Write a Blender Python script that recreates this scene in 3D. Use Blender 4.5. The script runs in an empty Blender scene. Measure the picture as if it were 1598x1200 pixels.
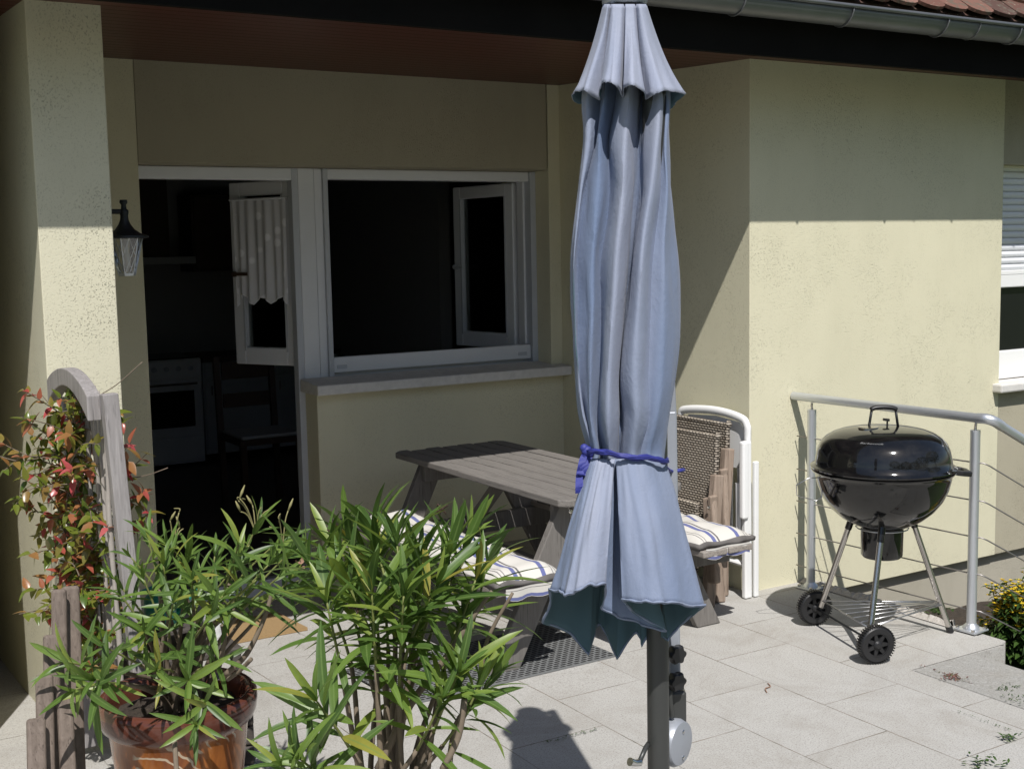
import bpy, bmesh, math, random
from math import sin, cos, pi, radians, sqrt
from mathutils import Vector, Matrix
random.seed(11)
S = bpy.context.scene
COL = S.collection
# ------------------------------------------------------------------ camera
MR = ((0.8524814, -0.5223822, -0.0198069), (0.0739348, 0.0829735, 0.9938053), (0.5175028, 0.8486650, -0.1093555))
FP = 1937.43
cd = bpy.data.cameras.new('camera'); cam = bpy.data.objects.new('camera', cd); COL.objects.link(cam)
cam.matrix_world = Matrix(((MR[0][0], MR[1][0], -MR[2][0], 0), (MR[0][1], MR[1][1], -MR[2][1], 0), (MR[0][2], MR[1][2], -MR[2][2], 1.7), (0, 0, 0, 1)))
cd.lens = FP / 1598 * 36; cd.clip_end = 500; cd.clip_start = 0.05
S.camera = cam
# ------------------------------------------------------------------ light
SUNV = Vector((0.29, 0.668, -1.0)).normalized()          # the way the light travels
W = bpy.data.worlds.new('World'); S.world = W; W.use_nodes = True
nt = W.node_tree; bg = nt.nodes['Background']; sky = nt.nodes.new('ShaderNodeTexSky')
sky.sky_type = 'NISHITA'; sky.sun_disc = False
sky.sun_elevation = math.asin(-SUNV.z); sky.sun_rotation = math.atan2(-SUNV.x, -SUNV.y)
nt.links.new(sky.outputs[0], bg.inputs[0]); bg.inputs[1].default_value = 0.09
sl = bpy.data.lights.new('sun', 'SUN'); sl.energy = 4.9; sl.angle = radians(0.5); sl.color = (1.0, 0.97, 0.93)
so = bpy.data.objects.new('sun', sl); COL.objects.link(so); so.rotation_euler = SUNV.to_track_quat('-Z', 'Y').to_euler()
S.view_settings.view_transform = 'Standard'; S.view_settings.look = 'None'; S.view_settings.gamma = 1
S.view_settings.exposure = 0.08
S.render.engine = 'CYCLES'; S.cycles.max_bounces = 8; S.cycles.transparent_max_bounces = 12

def at(u, v, d):
    'the point seen at photo pixel (u, v), d metres deep'
    a = (u - 799) / FP * d; b = -(v - 600) / FP * d
    return Vector((MR[0][0]*a + MR[1][0]*b + MR[2][0]*d, MR[0][1]*a + MR[1][1]*b + MR[2][1]*d, 1.7 + MR[0][2]*a + MR[1][2]*b + MR[2][2]*d))
def sstep(t):
    t = max(0, min(1, t)); return t*t*(3-2*t)
def gz(x, y):
    'height of the terrace: it falls a little towards the kitchen door'
    return -0.125 * sstep((3.5 - x) / 1.2) * sstep((y - 3.7) / 2.7)

# ------------------------------------------------------------------ materials
class NT:
    def __init__(s, name):
        s.m = bpy.data.materials.new(name); s.m.use_nodes = True; s.t = s.m.node_tree; s.n = s.t.nodes
        s.b = s.n['Principled BSDF']; s.out = s.n['Material Output']
    def add(s, kind, **kw):
        n = s.n.new(kind)
        for k, v in kw.items():
            if k.startswith('i_'):
                key = k[2:]
                n.inputs[int(key) if key.isdigit() else key.replace('_', ' ')].default_value = v
            else: setattr(n, k, v)
        return n
    def l(s, a, b): s.t.links.new(a, b)
    def coord(s, kind='Object', scale=(1, 1, 1), rot=(0, 0, 0), loc=(0, 0, 0)):
        if kind == 'World': o = s.add('ShaderNodeNewGeometry').outputs['Position']
        else: o = s.add('ShaderNodeTexCoord').outputs[kind]
        mp = s.add('ShaderNodeMapping'); s.l(o, mp.inputs[0])
        mp.inputs['Scale'].default_value = scale; mp.inputs['Rotation'].default_value = rot; mp.inputs['Location'].default_value = loc
        return mp.outputs[0]
    def noise(s, vec, scale, detail=4, rough=0.55, dist=0):
        n = s.add('ShaderNodeTexNoise'); s.l(vec, n.inputs['Vector'])
        n.inputs['Scale'].default_value = scale; n.inputs['Detail'].default_value = detail
        n.inputs['Roughness'].default_value = rough; n.inputs['Distortion'].default_value = dist
        return n.outputs['Fac']
    def ramp(s, fac, stops):
        r = s.add('ShaderNodeValToRGB'); s.l(fac, r.inputs[0]); e = r.color_ramp.elements
        while len(e) < len(stops): e.new(0.5)
        for q, (p, c) in zip(e, stops):
            q.position = p; q.color = (c, c, c, 1) if not hasattr(c, '__len__') else (*c, 1)
        return r.outputs[0]
    def mix(s, fac, a, b, mode='MIX'):
        n = s.add('ShaderNodeMix', data_type='RGBA', blend_type=mode)
        for sock, v in ((n.inputs[0], fac), (n.inputs[6], a), (n.inputs[7], b)):
            if hasattr(v, 'node'): s.l(v, sock)
            elif hasattr(v, '__len__'): sock.default_value = (*v, 1)
            else: sock.default_value = v
        return n.outputs[2]
    def math(s, op, a, b=0.0):
        n = s.add('ShaderNodeMath', operation=op)
        for sock, v in ((n.inputs[0], a), (n.inputs[1], b)):
            if hasattr(v, 'node'): s.l(v, sock)
            else: sock.default_value = v
        return n.outputs[0]
    def sep(s, vec):
        n = s.add('ShaderNodeSeparateXYZ'); s.l(vec, n.inputs[0]); return n.outputs
    def bump(s, h, strength=0.5, dist=0.01, prev=None):
        b = s.add('ShaderNodeBump'); s.l(h, b.inputs['Height']); b.inputs['Strength'].default_value = strength
        b.inputs['Distance'].default_value = dist
        if prev: s.l(prev, b.inputs['Normal'])
        s.l(b.outputs[0], s.b.inputs['Normal']); return b.outputs[0]
    def base(s, c):
        if hasattr(c, 'node'): s.l(c, s.b.inputs['Base Color'])
        else: s.b.inputs['Base Color'].default_value = (*c, 1)
        return s
    def set(s, rough=0.5, metal=0.0, spec=None, **kw):
        s.b.inputs['Roughness'].default_value = rough; s.b.inputs['Metallic'].default_value = metal
        if spec is not None: s.b.inputs['Specular IOR Level'].default_value = spec
        for k, v in kw.items(): s.b.inputs[k.replace('_', ' ')].default_value = v
        return s.m

def plain(name, col, rough=0.5, metal=0.0, var=0.12, scale=12, spec=None, bump=0.0, **kw):
    n = NT(name); v = n.coord('Object'); f = n.noise(v, scale)
    n.base(n.mix(f, tuple(c*(1-var) for c in col), tuple(min(1, c*(1+var)) for c in col)))
    if bump: n.bump(n.noise(v, scale*8), bump, 0.004)
    return n.set(rough, metal, spec, **kw)

def stucco(name, col, pits=0.5, grime=0.25, pitrange=(0.57, 0.72)):
    n = NT(name); v = n.coord('World'); vs = n.coord('World', (1, 1, 0.6))
    big = n.noise(v, 1.3, 5, 0.6); mid = n.noise(n.coord('World', (1, 1, 0.35)), 7, 5, 0.65); fine = n.noise(v, 260, 3)
    c = n.mix(n.ramp(big, [(0.3, 0), (0.75, 1)]), tuple(x*(1-grime*0.45) for x in col), col)
    c = n.mix(n.ramp(mid, [(0.45, 0), (0.85, grime)]), c, (col[0]*0.55, col[1]*0.55, col[2]*0.5))
    gro = n.noise(vs, 210, 2, 0.5, 0.15)
    patch = n.ramp(n.noise(v, 3.2, 3), [(0.42, 0.0), (0.62, 1.0)])
    pit = n.ramp(gro, [(pitrange[0], 0), (pitrange[1], 1)])
    pit = n.math('MULTIPLY', pit, n.math('ADD', n.math('MULTIPLY', patch, 0.8), 0.2))
    c = n.mix(n.math('MULTIPLY', pit, pits), c, tuple(x*0.33 for x in col))
    c = n.mix(n.math('MULTIPLY', fine, 0.10), c, tuple(x*0.6 for x in col))
    n.base(c)
    b = n.bump(n.math('SUBTRACT', n.math('MULTIPLY', fine, 0.35), pit), 0.55, 0.004)
    return n.set(0.93, 0, 0.2)

def wood(name, c1, c2, axis='X', rough=0.75, grain=1.0, gloss=None, coord='Object'):
    n = NT(name); sc = {'X': (0.06, 1, 1), 'Y': (1, 0.06, 1), 'Z': (1, 1, 0.06)}[axis]
    v = n.coord(coord, sc); v0 = n.coord(coord)
    f = n.noise(v, 55*grain, 6, 0.7, 0.8); g = n.noise(v0, 2.5, 4)
    oi = n.add('ShaderNodeObjectInfo').outputs['Random']
    c = n.mix(n.ramp(f, [(0.28, 0), (0.72, 1)]), c1, c2)
    c = n.mix(n.math('MULTIPLY', g, 0.35), c, tuple(x*0.75 for x in c1))
    crack = n.ramp(n.noise(v, 120*grain, 2, 0.5), [(0.30, 1), (0.38, 0)])
    c = n.mix(n.math('MULTIPLY', crack, 0.5), c, tuple(x*0.35 for x in c1))
    n.base(c); n.bump(n.math('SUBTRACT', f, crack), 0.35, 0.003)
    return n.set(rough, 0, gloss)

M = {}
M['wall'] = stucco('yellow stucco', (0.68, 0.645, 0.475), 0.40, 0.13)
M['pier'] = stucco('pitted yellow stucco', (0.64, 0.61, 0.465), 0.65, 0.13, (0.56, 0.70))
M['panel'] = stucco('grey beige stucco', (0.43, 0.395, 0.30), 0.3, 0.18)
M['plinth'] = stucco('grey plinth', (0.44, 0.41, 0.335), 0.25, 0.3)
M['white_pvc'] = plain('white pvc', (0.72, 0.73, 0.76), 0.35, var=0.04)
M['grey_pvc'] = plain('grey guide rail', (0.50, 0.52, 0.56), 0.4, var=0.05)
M['sillstone'] = plain('sill stone', (0.62, 0.60, 0.57), 0.8, var=0.2, scale=25, bump=0.2)
M['alu'] = plain('satin aluminium', (0.62, 0.64, 0.67), 0.38, 0.75, 0.06, 20)
M['steel'] = plain('brushed steel', (0.60, 0.57, 0.54), 0.22, 1.0, 0.08, 14)
M['wire'] = plain('plated wire', (0.55, 0.55, 0.56), 0.3, 1.0, 0.1)
M['cable'] = plain('steel cable', (0.30, 0.28, 0.27), 0.4, 0.8, 0.1)
M['zinc'] = plain('zinc gutter', (0.19, 0.195, 0.205), 0.42, 0.55, 0.22, 6)
M['black_iron'] = plain('black iron', (0.014, 0.016, 0.018), 0.5, 0.2, 0.2)
M['black_plastic'] = plain('black plastic', (0.016, 0.016, 0.017), 0.42, 0, 0.2)
M['rubber'] = plain('grey rubber', (0.07, 0.072, 0.075), 0.8, 0, 0.2)
M['white_plastic'] = plain('white plastic', (0.80, 0.80, 0.79), 0.38, 0, 0.03, 5)
M['white_enamel'] = plain('white enamel', (0.75, 0.76, 0.78), 0.3, 0, 0.03)
M['dark_glass'] = plain('oven glass', (0.01, 0.01, 0.011), 0.08)
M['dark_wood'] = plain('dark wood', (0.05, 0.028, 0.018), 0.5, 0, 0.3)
M['room_wall'] = plain('room wall', (0.34, 0.34, 0.36), 0.9, 0, 0.05, 2)
M['room_floor'] = plain('room floor', (0.12, 0.10, 0.085), 0.5, 0, 0.2, 3)
M['cupboard'] = plain('grey cupboard', (0.42, 0.44, 0.46), 0.5, 0, 0.04)
M['black_fascia'] = plain('black fascia paint', (0.008, 0.0075, 0.007), 0.85, 0, 0.4, 4, spec=0.08, bump=0.2)
M['greyteak'] = wood('weathered grey timber along y', (0.20, 0.175, 0.155), (0.36, 0.325, 0.29), 'Y')
M['greywoodz'] = wood('weathered grey timber upright', (0.20, 0.185, 0.18), (0.38, 0.355, 0.35), 'Z', grain=1.3)
M['palis'] = wood('weathered brown slats', (0.10, 0.075, 0.06), (0.22, 0.175, 0.145), 'Z', grain=1.2)
M['tablegrey'] = wood('grey stained timber', (0.105, 0.10, 0.095), (0.19, 0.178, 0.168), 'Y', grain=1.2)
M['tabletop'] = wood('grey stained table boards', (0.13, 0.12, 0.11), (0.25, 0.23, 0.21), 'Y', grain=1.2)
M['tableleg'] = wood('grey stained timber upright', (0.125, 0.115, 0.105), (0.21, 0.195, 0.18), 'Z', grain=1.2)
M['teak'] = wood('weathered teak', (0.22, 0.165, 0.125), (0.38, 0.30, 0.24), 'Z')
M['darkblock'] = wood('dark block timber', (0.05, 0.043, 0.037), (0.10, 0.085, 0.075), 'X')

def m_soffit():
    n = NT('red brown varnished boards'); v = n.coord('World'); s = n.sep(v)
    w = n.math('FRACT', n.math('MULTIPLY', s[1], 11.0)); gap = n.ramp(w, [(0.0, 1), (0.07, 0)])
    g = n.noise(n.coord('World', (0.05, 1, 1)), 70, 5, 0.6, 0.5)
    c = n.mix(g, (0.042, 0.007, 0.004), (0.095, 0.017, 0.008)); c = n.mix(gap, c, (0.015, 0.004, 0.003))
    n.base(c); n.bump(n.math('SUBTRACT', n.math('MULTIPLY', g, 0.2), gap), 0.6, 0.004); return n.set(0.38, 0, 0.4)
M['soffit'] = m_soffit()
def m_tile():
    n = NT('clay roof tiles'); v = n.coord('World'); a = n.add('ShaderNodeAttribute', attribute_name='tone').outputs['Fac']
    c = n.ramp(a, [(0.0, (0.075, 0.038, 0.028)), (0.5, (0.145, 0.062, 0.042)), (1.0, (0.22, 0.115, 0.085))])
    li = n.ramp(n.noise(v, 22, 5, 0.7), [(0.50, 0), (0.60, 1)]); c = n.mix(n.math('MULTIPLY', li, 0.8), c, (0.10, 0.085, 0.06))
    l2 = n.ramp(n.noise(v, 45, 4, 0.7), [(0.62, 0), (0.68, 1)]); c = n.mix(n.math('MULTIPLY', l2, 0.6), c, (0.42, 0.40, 0.30))
    n.base(c); n.bump(n.noise(v, 60), 0.3, 0.004); return n.set(0.9)
M['tile'] = m_tile()
def m_terrace(name='pale stone paving', joints=True, base=((0.385, 0.375, 0.352), (0.475, 0.465, 0.443))):
    n = NT(name); v = n.coord('World'); s = n.sep(v)
    big = n.noise(v, 1.1, 5, 0.6); sp = n.noise(v, 170, 4, 0.85); sp2 = n.noise(v, 75, 3, 0.7)
    c = n.mix(big, *base)
    c = n.mix(n.ramp(sp, [(0.50, 0), (0.64, 0.85)]), c, (0.17, 0.155, 0.135))
    c = n.mix(n.ramp(sp2, [(0.50, 0), (0.75, 0.5)]), c, (0.50, 0.49, 0.46))
    stain = n.ramp(n.noise(v, 2.7, 6, 0.75, 0.8), [(0.46, 0), (0.70, 0.42)]); c = n.mix(stain, c, (0.26, 0.235, 0.20))
    dirt = n.ramp(n.noise(v, 13, 6, 0.75), [(0.66, 0), (0.74, 0.5)]); c = n.mix(dirt, c, (0.14, 0.12, 0.095))
    h = n.math('MULTIPLY', sp, 0.4)
    if joints:
        comb = n.add('ShaderNodeCombineXYZ'); n.l(s[1], comb.inputs[0]); n.l(s[0], comb.inputs[1])
        mp = n.add('ShaderNodeMapping'); n.l(comb.outputs[0], mp.inputs[0]); mp.inputs['Location'].default_value = (0.105, -0.128, 0)
        nv = n.add('ShaderNodeTexNoise'); n.l(mp.outputs[0], nv.inputs['Vector']); nv.inputs['Scale'].default_value = 25
        va = n.add('ShaderNodeVectorMath', operation='MULTIPLY_ADD'); n.l(nv.outputs['Color'], va.inputs[0])
        va.inputs[1].default_value = (0.003, 0.003, 0); n.l(mp.outputs[0], va.inputs[2])
        b = n.add('ShaderNodeTexBrick', offset=0.5, offset_frequency=2); n.l(va.outputs[0], b.inputs['Vector'])
        for k, q in (('Scale', 1.0), ('Brick Width', 0.6), ('Row Height', 0.393), ('Mortar Size', 0.0026), ('Mortar Smooth', 0.25), ('Bias', 0.0)): b.inputs[k].default_value = q
        b.inputs['Color1'].default_value = (1, 1, 1, 1); b.inputs['Color2'].default_value = (0.95, 0.945, 0.935, 1); b.inputs['Mortar'].default_value = (0.9, 0.9, 0.9, 1)
        c = n.mix(1.0, c, b.outputs['Color'], 'MULTIPLY')
        jf = n.math('MULTIPLY', b.outputs['Fac'], n.ramp(n.noise(v, 3.5, 4), [(0.38, 0.35), (0.55, 1.0)]))
        jc = n.mix(n.ramp(n.noise(v, 18, 3), [(0.45, 0), (0.6, 1)]), (0.19, 0.155, 0.12), (0.085, 0.075, 0.05))
        c = n.mix(n.math('MULTIPLY', jf, 0.85), c, jc)
        h = n.math('SUBTRACT', h, n.math('MULTIPLY', b.outputs['Fac'], 1.5))
    n.base(c); n.bump(h, 0.35, 0.003); return n.set(0.88, 0, 0.25)
M['terrace'] = m_terrace()
M['granite'] = m_terrace('grey granite', False, ((0.27, 0.265, 0.25), (0.35, 0.345, 0.325)))
M['mortar'] = m_terrace('rough mortar', False, ((0.33, 0.30, 0.27), (0.52, 0.49, 0.45)))
def m_soil(name, a, b, sc):
    n = NT(name); v = n.coord('World'); f = n.noise(v, sc, 8, 0.75)
    n.base(n.mix(n.ramp(f, [(0.3, 0), (0.7, 1)]), a, b)); n.bump(f, 1.0, 0.03); return n.set(0.95)
M['soil'] = m_soil('soil', (0.025, 0.018, 0.012), (0.10, 0.075, 0.055), 45)
M['lawn'] = m_soil('lawn', (0.03, 0.06, 0.012), (0.08, 0.13, 0.03), 9)
M['hedge'] = m_soil('hedge leaves', (0.02, 0.045, 0.012), (0.06, 0.10, 0.025), 20)
def leaf_mat(name, stops, rib, gloss=0.42, trans=0.28):
    n = NT(name); a = n.add('ShaderNodeAttribute', attribute_name='leaf'); sp = n.add('ShaderNodeSeparateColor'); n.l(a.outputs['Color'], sp.inputs[0])
    c = n.ramp(sp.outputs[0], stops)
    c = n.mix(n.math('MULTIPLY', n.noise(n.coord('Object'), 60, 3), 0.35), c, tuple(x*0.6 for x in stops[0][1]))
    if rib: c = n.mix(n.ramp(sp.outputs[1], [(0.0, 0.75), (0.22, 0)]), c, rib)
    n.base(c); n.set(gloss, 0, 0.5)
    tr = n.add('ShaderNodeBsdfTranslucent'); n.l(n.mix(0.5, c, (0.20, 0.30, 0.03), 'ADD') if rib else c, tr.inputs[0])
    ms = n.add('ShaderNodeMixShader'); ms.inputs[0].default_value = trans
    n.l(n.b.outputs[0], ms.inputs[1]); n.l(tr.outputs[0], ms.inputs[2]); n.l(ms.outputs[0], n.out.inputs[0]); return n.m
M['oleander'] = leaf_mat('oleander leaves', [(0.0, (0.045, 0.09, 0.020)), (0.45, (0.095, 0.17, 0.032)), (0.8, (0.17, 0.255, 0.048)), (0.93, (0.24, 0.30, 0.055)), (1.0, (0.34, 0.27, 0.05))], (0.16, 0.24, 0.07))
M['climber'] = leaf_mat('climber leaves', [(0.0, (0.07, 0.13, 0.018)), (0.35, (0.17, 0.20, 0.03)), (0.58, (0.25, 0.19, 0.045)), (0.74, (0.40, 0.15, 0.07)), (0.88, (0.50, 0.06, 0.08)), (1.0, (0.62, 0.17, 0.18))], None, 0.28, 0.35)
M['broadleaf'] = leaf_mat('broad green leaves', [(0.0, (0.03, 0.07, 0.012)), (1.0, (0.08, 0.15, 0.03))], None, 0.5, 0.3)
M['petal'] = leaf_mat('yellow petals', [(0.0, (0.62, 0.40, 0.01)), (1.0, (0.85, 0.66, 0.03))], None, 0.6, 0.2)
M['sedum'] = leaf_mat('red sedum', [(0.0, (0.12, 0.05, 0.045)), (0.6, (0.22, 0.11, 0.09)), (1.0, (0.12, 0.17, 0.05))], None, 0.6, 0.1)
M['twig'] = plain('twig bark', (0.16, 0.125, 0.09), 0.85, 0, 0.35, 30)
M['twig_green'] = plain('green shoot', (0.17, 0.19, 0.055), 0.6, 0, 0.3, 30)
M['pod'] = plain('dry seed pod', (0.22, 0.20, 0.085), 0.7, 0, 0.35, 30)
M['cane'] = plain('grey willow cane', (0.33, 0.30, 0.27), 0.8, 0, 0.35, 25)
M['deadleaf'] = plain('curled dead leaf', (0.26, 0.15, 0.10), 0.7, 0, 0.3, 30)
M['yellowleaf'] = plain('yellow leaf', (0.55, 0.45, 0.04), 0.6, 0, 0.2, 30)
def m_fabric():
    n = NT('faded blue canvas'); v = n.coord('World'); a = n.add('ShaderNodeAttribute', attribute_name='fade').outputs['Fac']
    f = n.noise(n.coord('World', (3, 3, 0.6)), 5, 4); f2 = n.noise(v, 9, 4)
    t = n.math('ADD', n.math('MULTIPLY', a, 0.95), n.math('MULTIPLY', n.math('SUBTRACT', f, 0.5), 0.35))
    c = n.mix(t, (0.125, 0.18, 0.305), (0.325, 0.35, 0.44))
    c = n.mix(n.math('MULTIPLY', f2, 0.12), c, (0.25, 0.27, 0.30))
    wv = n.noise(n.coord('World', (1, 1, 0.15)), 700, 2); wh = n.noise(n.coord('World', (0.15, 0.15, 1)), 700, 2)
    ww = n.math('ADD', wv, wh); c = n.mix(n.math('MULTIPLY', ww, 0.10), c, (0.45, 0.48, 0.56))
    n.base(c); b = n.bump(ww, 0.12, 0.0015)
    b = n.bump(n.noise(n.coord('World', (1, 1, 0.45)), 16, 5, 0.6, 0.7), 0.34, 0.012, b)
    n.bump(n.noise(n.coord('World', (1, 1, 0.8)), 55, 3, 0.6, 1.2), 0.20, 0.004, b)
    n.set(0.9, 0, 0.06); n.b.inputs['Sheen Weight'].default_value = 0.09
    tr = n.add('ShaderNodeBsdfTranslucent'); tr.inputs[0].default_value = (0.12, 0.20, 0.22, 1)
    ms = n.add('ShaderNodeMixShader'); ms.inputs[0].default_value = 0.10
    n.l(n.b.outputs[0], ms.inputs[1]); n.l(tr.outputs[0], ms.inputs[2]); n.l(ms.outputs[0], n.out.inputs[0]); return n.m
M['canvas'] = m_fabric()
M['lining'] = plain('unfaded green blue canvas', (0.065, 0.120, 0.145), 0.85, 0, 0.15, 8)
M['dullprint'] = plain('dull grey print', (0.20, 0.20, 0.20), 0.6)
M['ribbon'] = plain('dark blue ribbon', (0.028, 0.035, 0.22), 0.6, 0, 0.25, 30)
M['post'] = plain('dark bronze post paint', (0.060, 0.062, 0.060), 0.4, 0.35, 0.12, 6)
M['armgrey'] = plain('silver grey arm paint', (0.33, 0.35, 0.39), 0.42, 0.3, 0.08, 6)
M['chrome'] = plain('worn chrome', (0.6, 0.6, 0.6), 0.2, 1.0, 0.1)
def m_enamel():
    n = NT('glossy black enamel'); n.base((0.006, 0.006, 0.0065)); v = n.coord('Object')
    n.bump(n.noise(v, 9, 2), 0.02, 0.01)
    du = n.ramp(n.noise(n.coord('Object', (1, 1, 2)), 14, 6, 0.75), [(0.45, 0), (0.8, 1)]); n.base(n.mix(n.math('MULTIPLY', du, 0.05), (0.006, 0.006, 0.0065), (0.3, 0.28, 0.25)))
    n.set(0.06, 0, 0.5); n.l(n.math('ADD', n.math('MULTIPLY', du, 0.12), 0.05), n.b.inputs['Roughness']); n.b.inputs['Coat Weight'].default_value = 0.35; n.b.inputs['Coat Roughness'].default_value = 0.03; return n.m
M['enamel'] = m_enamel()
def m_glaze():
    n = NT('brown glazed stoneware'); v = n.coord('Object'); s = n.sep(v)
    f = n.noise(n.coord('Object', (1, 1, 0.25)), 9, 5, 0.6, 1.0)
    c = n.mix(n.ramp(f, [(0.3, 0), (0.7, 1)]), (0.12, 0.032, 0.012), (0.36, 0.13, 0.03))
    rim = n.ramp(s[2], [(0.355, 0), (0.375, 1)]); c = n.mix(rim, c, (0.10, 0.034, 0.022))
    lf = n.add('ShaderNodeTexWave', wave_type='BANDS', bands_direction='DIAGONAL'); n.l(v, lf.inputs[0]); lf.inputs['Scale'].default_value = 16; lf.inputs['Distortion'].default_value = 5
    mk = n.math('MULTIPLY', n.ramp(lf.outputs['Fac'], [(0.86, 0), (0.93, 1)]), n.ramp(n.noise(v, 6, 2), [(0.53, 0), (0.58, 1)]))
    c = n.mix(n.math('MULTIPLY', mk, n.math('SUBTRACT', 1.0, rim)), c, (0.45, 0.36, 0.26))
    n.base(c); return n.set(0.13, 0, 0.5)
M['glaze'] = m_glaze()
def m_wicker():
    n = NT('woven brown rattan'); v = n.coord('Object'); s = n.sep(v)
    comb = n.add('ShaderNodeCombineXYZ'); n.l(s[1], comb.inputs[0]); n.l(s[2], comb.inputs[1])
    b = n.add('ShaderNodeTexBrick', offset=0.5, offset_frequency=2); n.l(comb.outputs[0], b.inputs['Vector'])
    for k, q in (('Scale', 1.0), ('Brick Width', 0.024), ('Row Height', 0.012), ('Mortar Size', 0.0052), ('Mortar Smooth', 1.0)): b.inputs[k].default_value = q
    b.inputs['Color1'].default_value = (0.40, 0.34, 0.27, 1); b.inputs['Color2'].default_value = (0.52, 0.46, 0.38, 1); b.inputs['Mortar'].default_value = (0.035, 0.027, 0.022, 1)
    n.base(b.outputs['Color']); n.bump(n.math('SUBTRACT', 1.0, b.outputs['Fac']), 0.8, 0.006); return n.set(0.55)
M['wicker'] = m_wicker()
def m_stripe():
    n = NT('striped cushion cloth'); a = n.add('ShaderNodeAttribute', attribute_name='across').outputs['Fac']
    W_, D_, B_ = (0.57, 0.55, 0.51), (0.075, 0.07, 0.075), (0.07, 0.09, 0.27)
    st = [(0, W_)]
    def band(x0, x1, c): st.extend([(x0-0.002, W_), (x0, c), (x1, c), (x1+0.002, W_)])
    band(0.10, 0.11, D_); band(0.15, 0.16, D_); band(0.28, 0.34, B_); band(0.37, 0.395, D_); band(0.66, 0.72, B_); band(0.84, 0.85, D_); band(0.90, 0.91, D_)
    c = n.ramp(a, st); n.base(n.mix(n.math('MULTIPLY', n.noise(n.coord('Object'), 8), 0.25), c, (0.42, 0.40, 0.37)))
    n.bump(n.noise(n.coord('Object'), 500, 2), 0.15, 0.001); return n.set(0.9)
M['stripe'] = m_stripe()
M['piping'] = plain('grey cushion edge', (0.13, 0.12, 0.115), 0.9, 0, 0.3, 12)
def m_mat():
    n = NT('perforated rubber mat'); v = n.coord('World'); s = n.sep(v)
    comb = n.add('ShaderNodeCombineXYZ'); n.l(s[0], comb.inputs[0]); n.l(s[1], comb.inputs[1])
    b = n.add('ShaderNodeTexBrick', offset=0.5, offset_frequency=2); n.l(comb.outputs[0], b.inputs['Vector'])
    for k, q in (('Scale', 1.0), ('Brick Width', 0.034), ('Row Height', 0.022), ('Mortar Size', 0.0055), ('Mortar Smooth', 0.3)): b.inputs[k].default_value = q
    b.inputs['Color1'].default_value = (0.012, 0.012, 0.012, 1); b.inputs['Color2'].default_value = (0.02, 0.02, 0.02, 1); b.inputs['Mortar'].default_value = (0.16, 0.165, 0.165, 1)
    n.base(b.outputs['Color']); n.bump(b.outputs['Fac'], 1.0, 0.006); return n.set(0.75)
M['ringmat'] = m_mat()
def m_coir():
    n = NT('coir'); v = n.coord('Object'); f = n.noise(v, 300, 3); n.base(n.mix(f, (0.22, 0.13, 0.055), (0.42, 0.29, 0.14))); n.bump(f, 0.8, 0.004); return n.set(0.95)
M['coir'] = m_coir()
def m_glass(name='window glass', tint=(0.9, 0.95, 0.95), gl=0.09):
    n = NT(name); g = n.add('ShaderNodeBsdfGlossy'); g.inputs['Roughness'].default_value = 0.01
    t = n.add('ShaderNodeBsdfTransparent'); t.inputs[0].default_value = (*tint, 1)
    fr = n.add('ShaderNodeFresnel'); fr.inputs[0].default_value = 1.5
    ms = n.add('ShaderNodeMixShader'); n.l(n.math('ADD', fr.outputs[0], gl*0.3), ms.inputs[0]); n.l(t.outputs[0], ms.inputs[1]); n.l(g.outputs[0], ms.inputs[2])
    n.l(ms.outputs[0], n.out.inputs[0]); return n.m
M['glass'] = m_glass()
def veil(name, col, dens, pattern=False):
    n = NT(name); n.base(col); n.set(0.9); t = n.add('ShaderNodeBsdfTransparent'); ms = n.add('ShaderNodeMixShader')
    if pattern:
        v = n.coord('Object'); vo = n.add('ShaderNodeTexVoronoi'); n.l(v, vo.inputs[0]); vo.inputs['Scale'].default_value = 11
        r = n.ramp(vo.outputs['Distance'], [(0.18, min(1, dens+0.35)), (0.30, dens)]); n.l(r, ms.inputs[0])
    else: ms.inputs[0].default_value = dens
    n.l(t.outputs[0], ms.inputs[1]); n.l(n.b.outputs[0], ms.inputs[2]); n.l(ms.outputs[0], n.out.inputs[0]); return n.m
M['lace'] = veil('white lace', (0.85, 0.85, 0.88), 0.74, True)
M['flyscreen'] = veil('insect screen', (0.03, 0.03, 0.032), 0.40)

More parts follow.
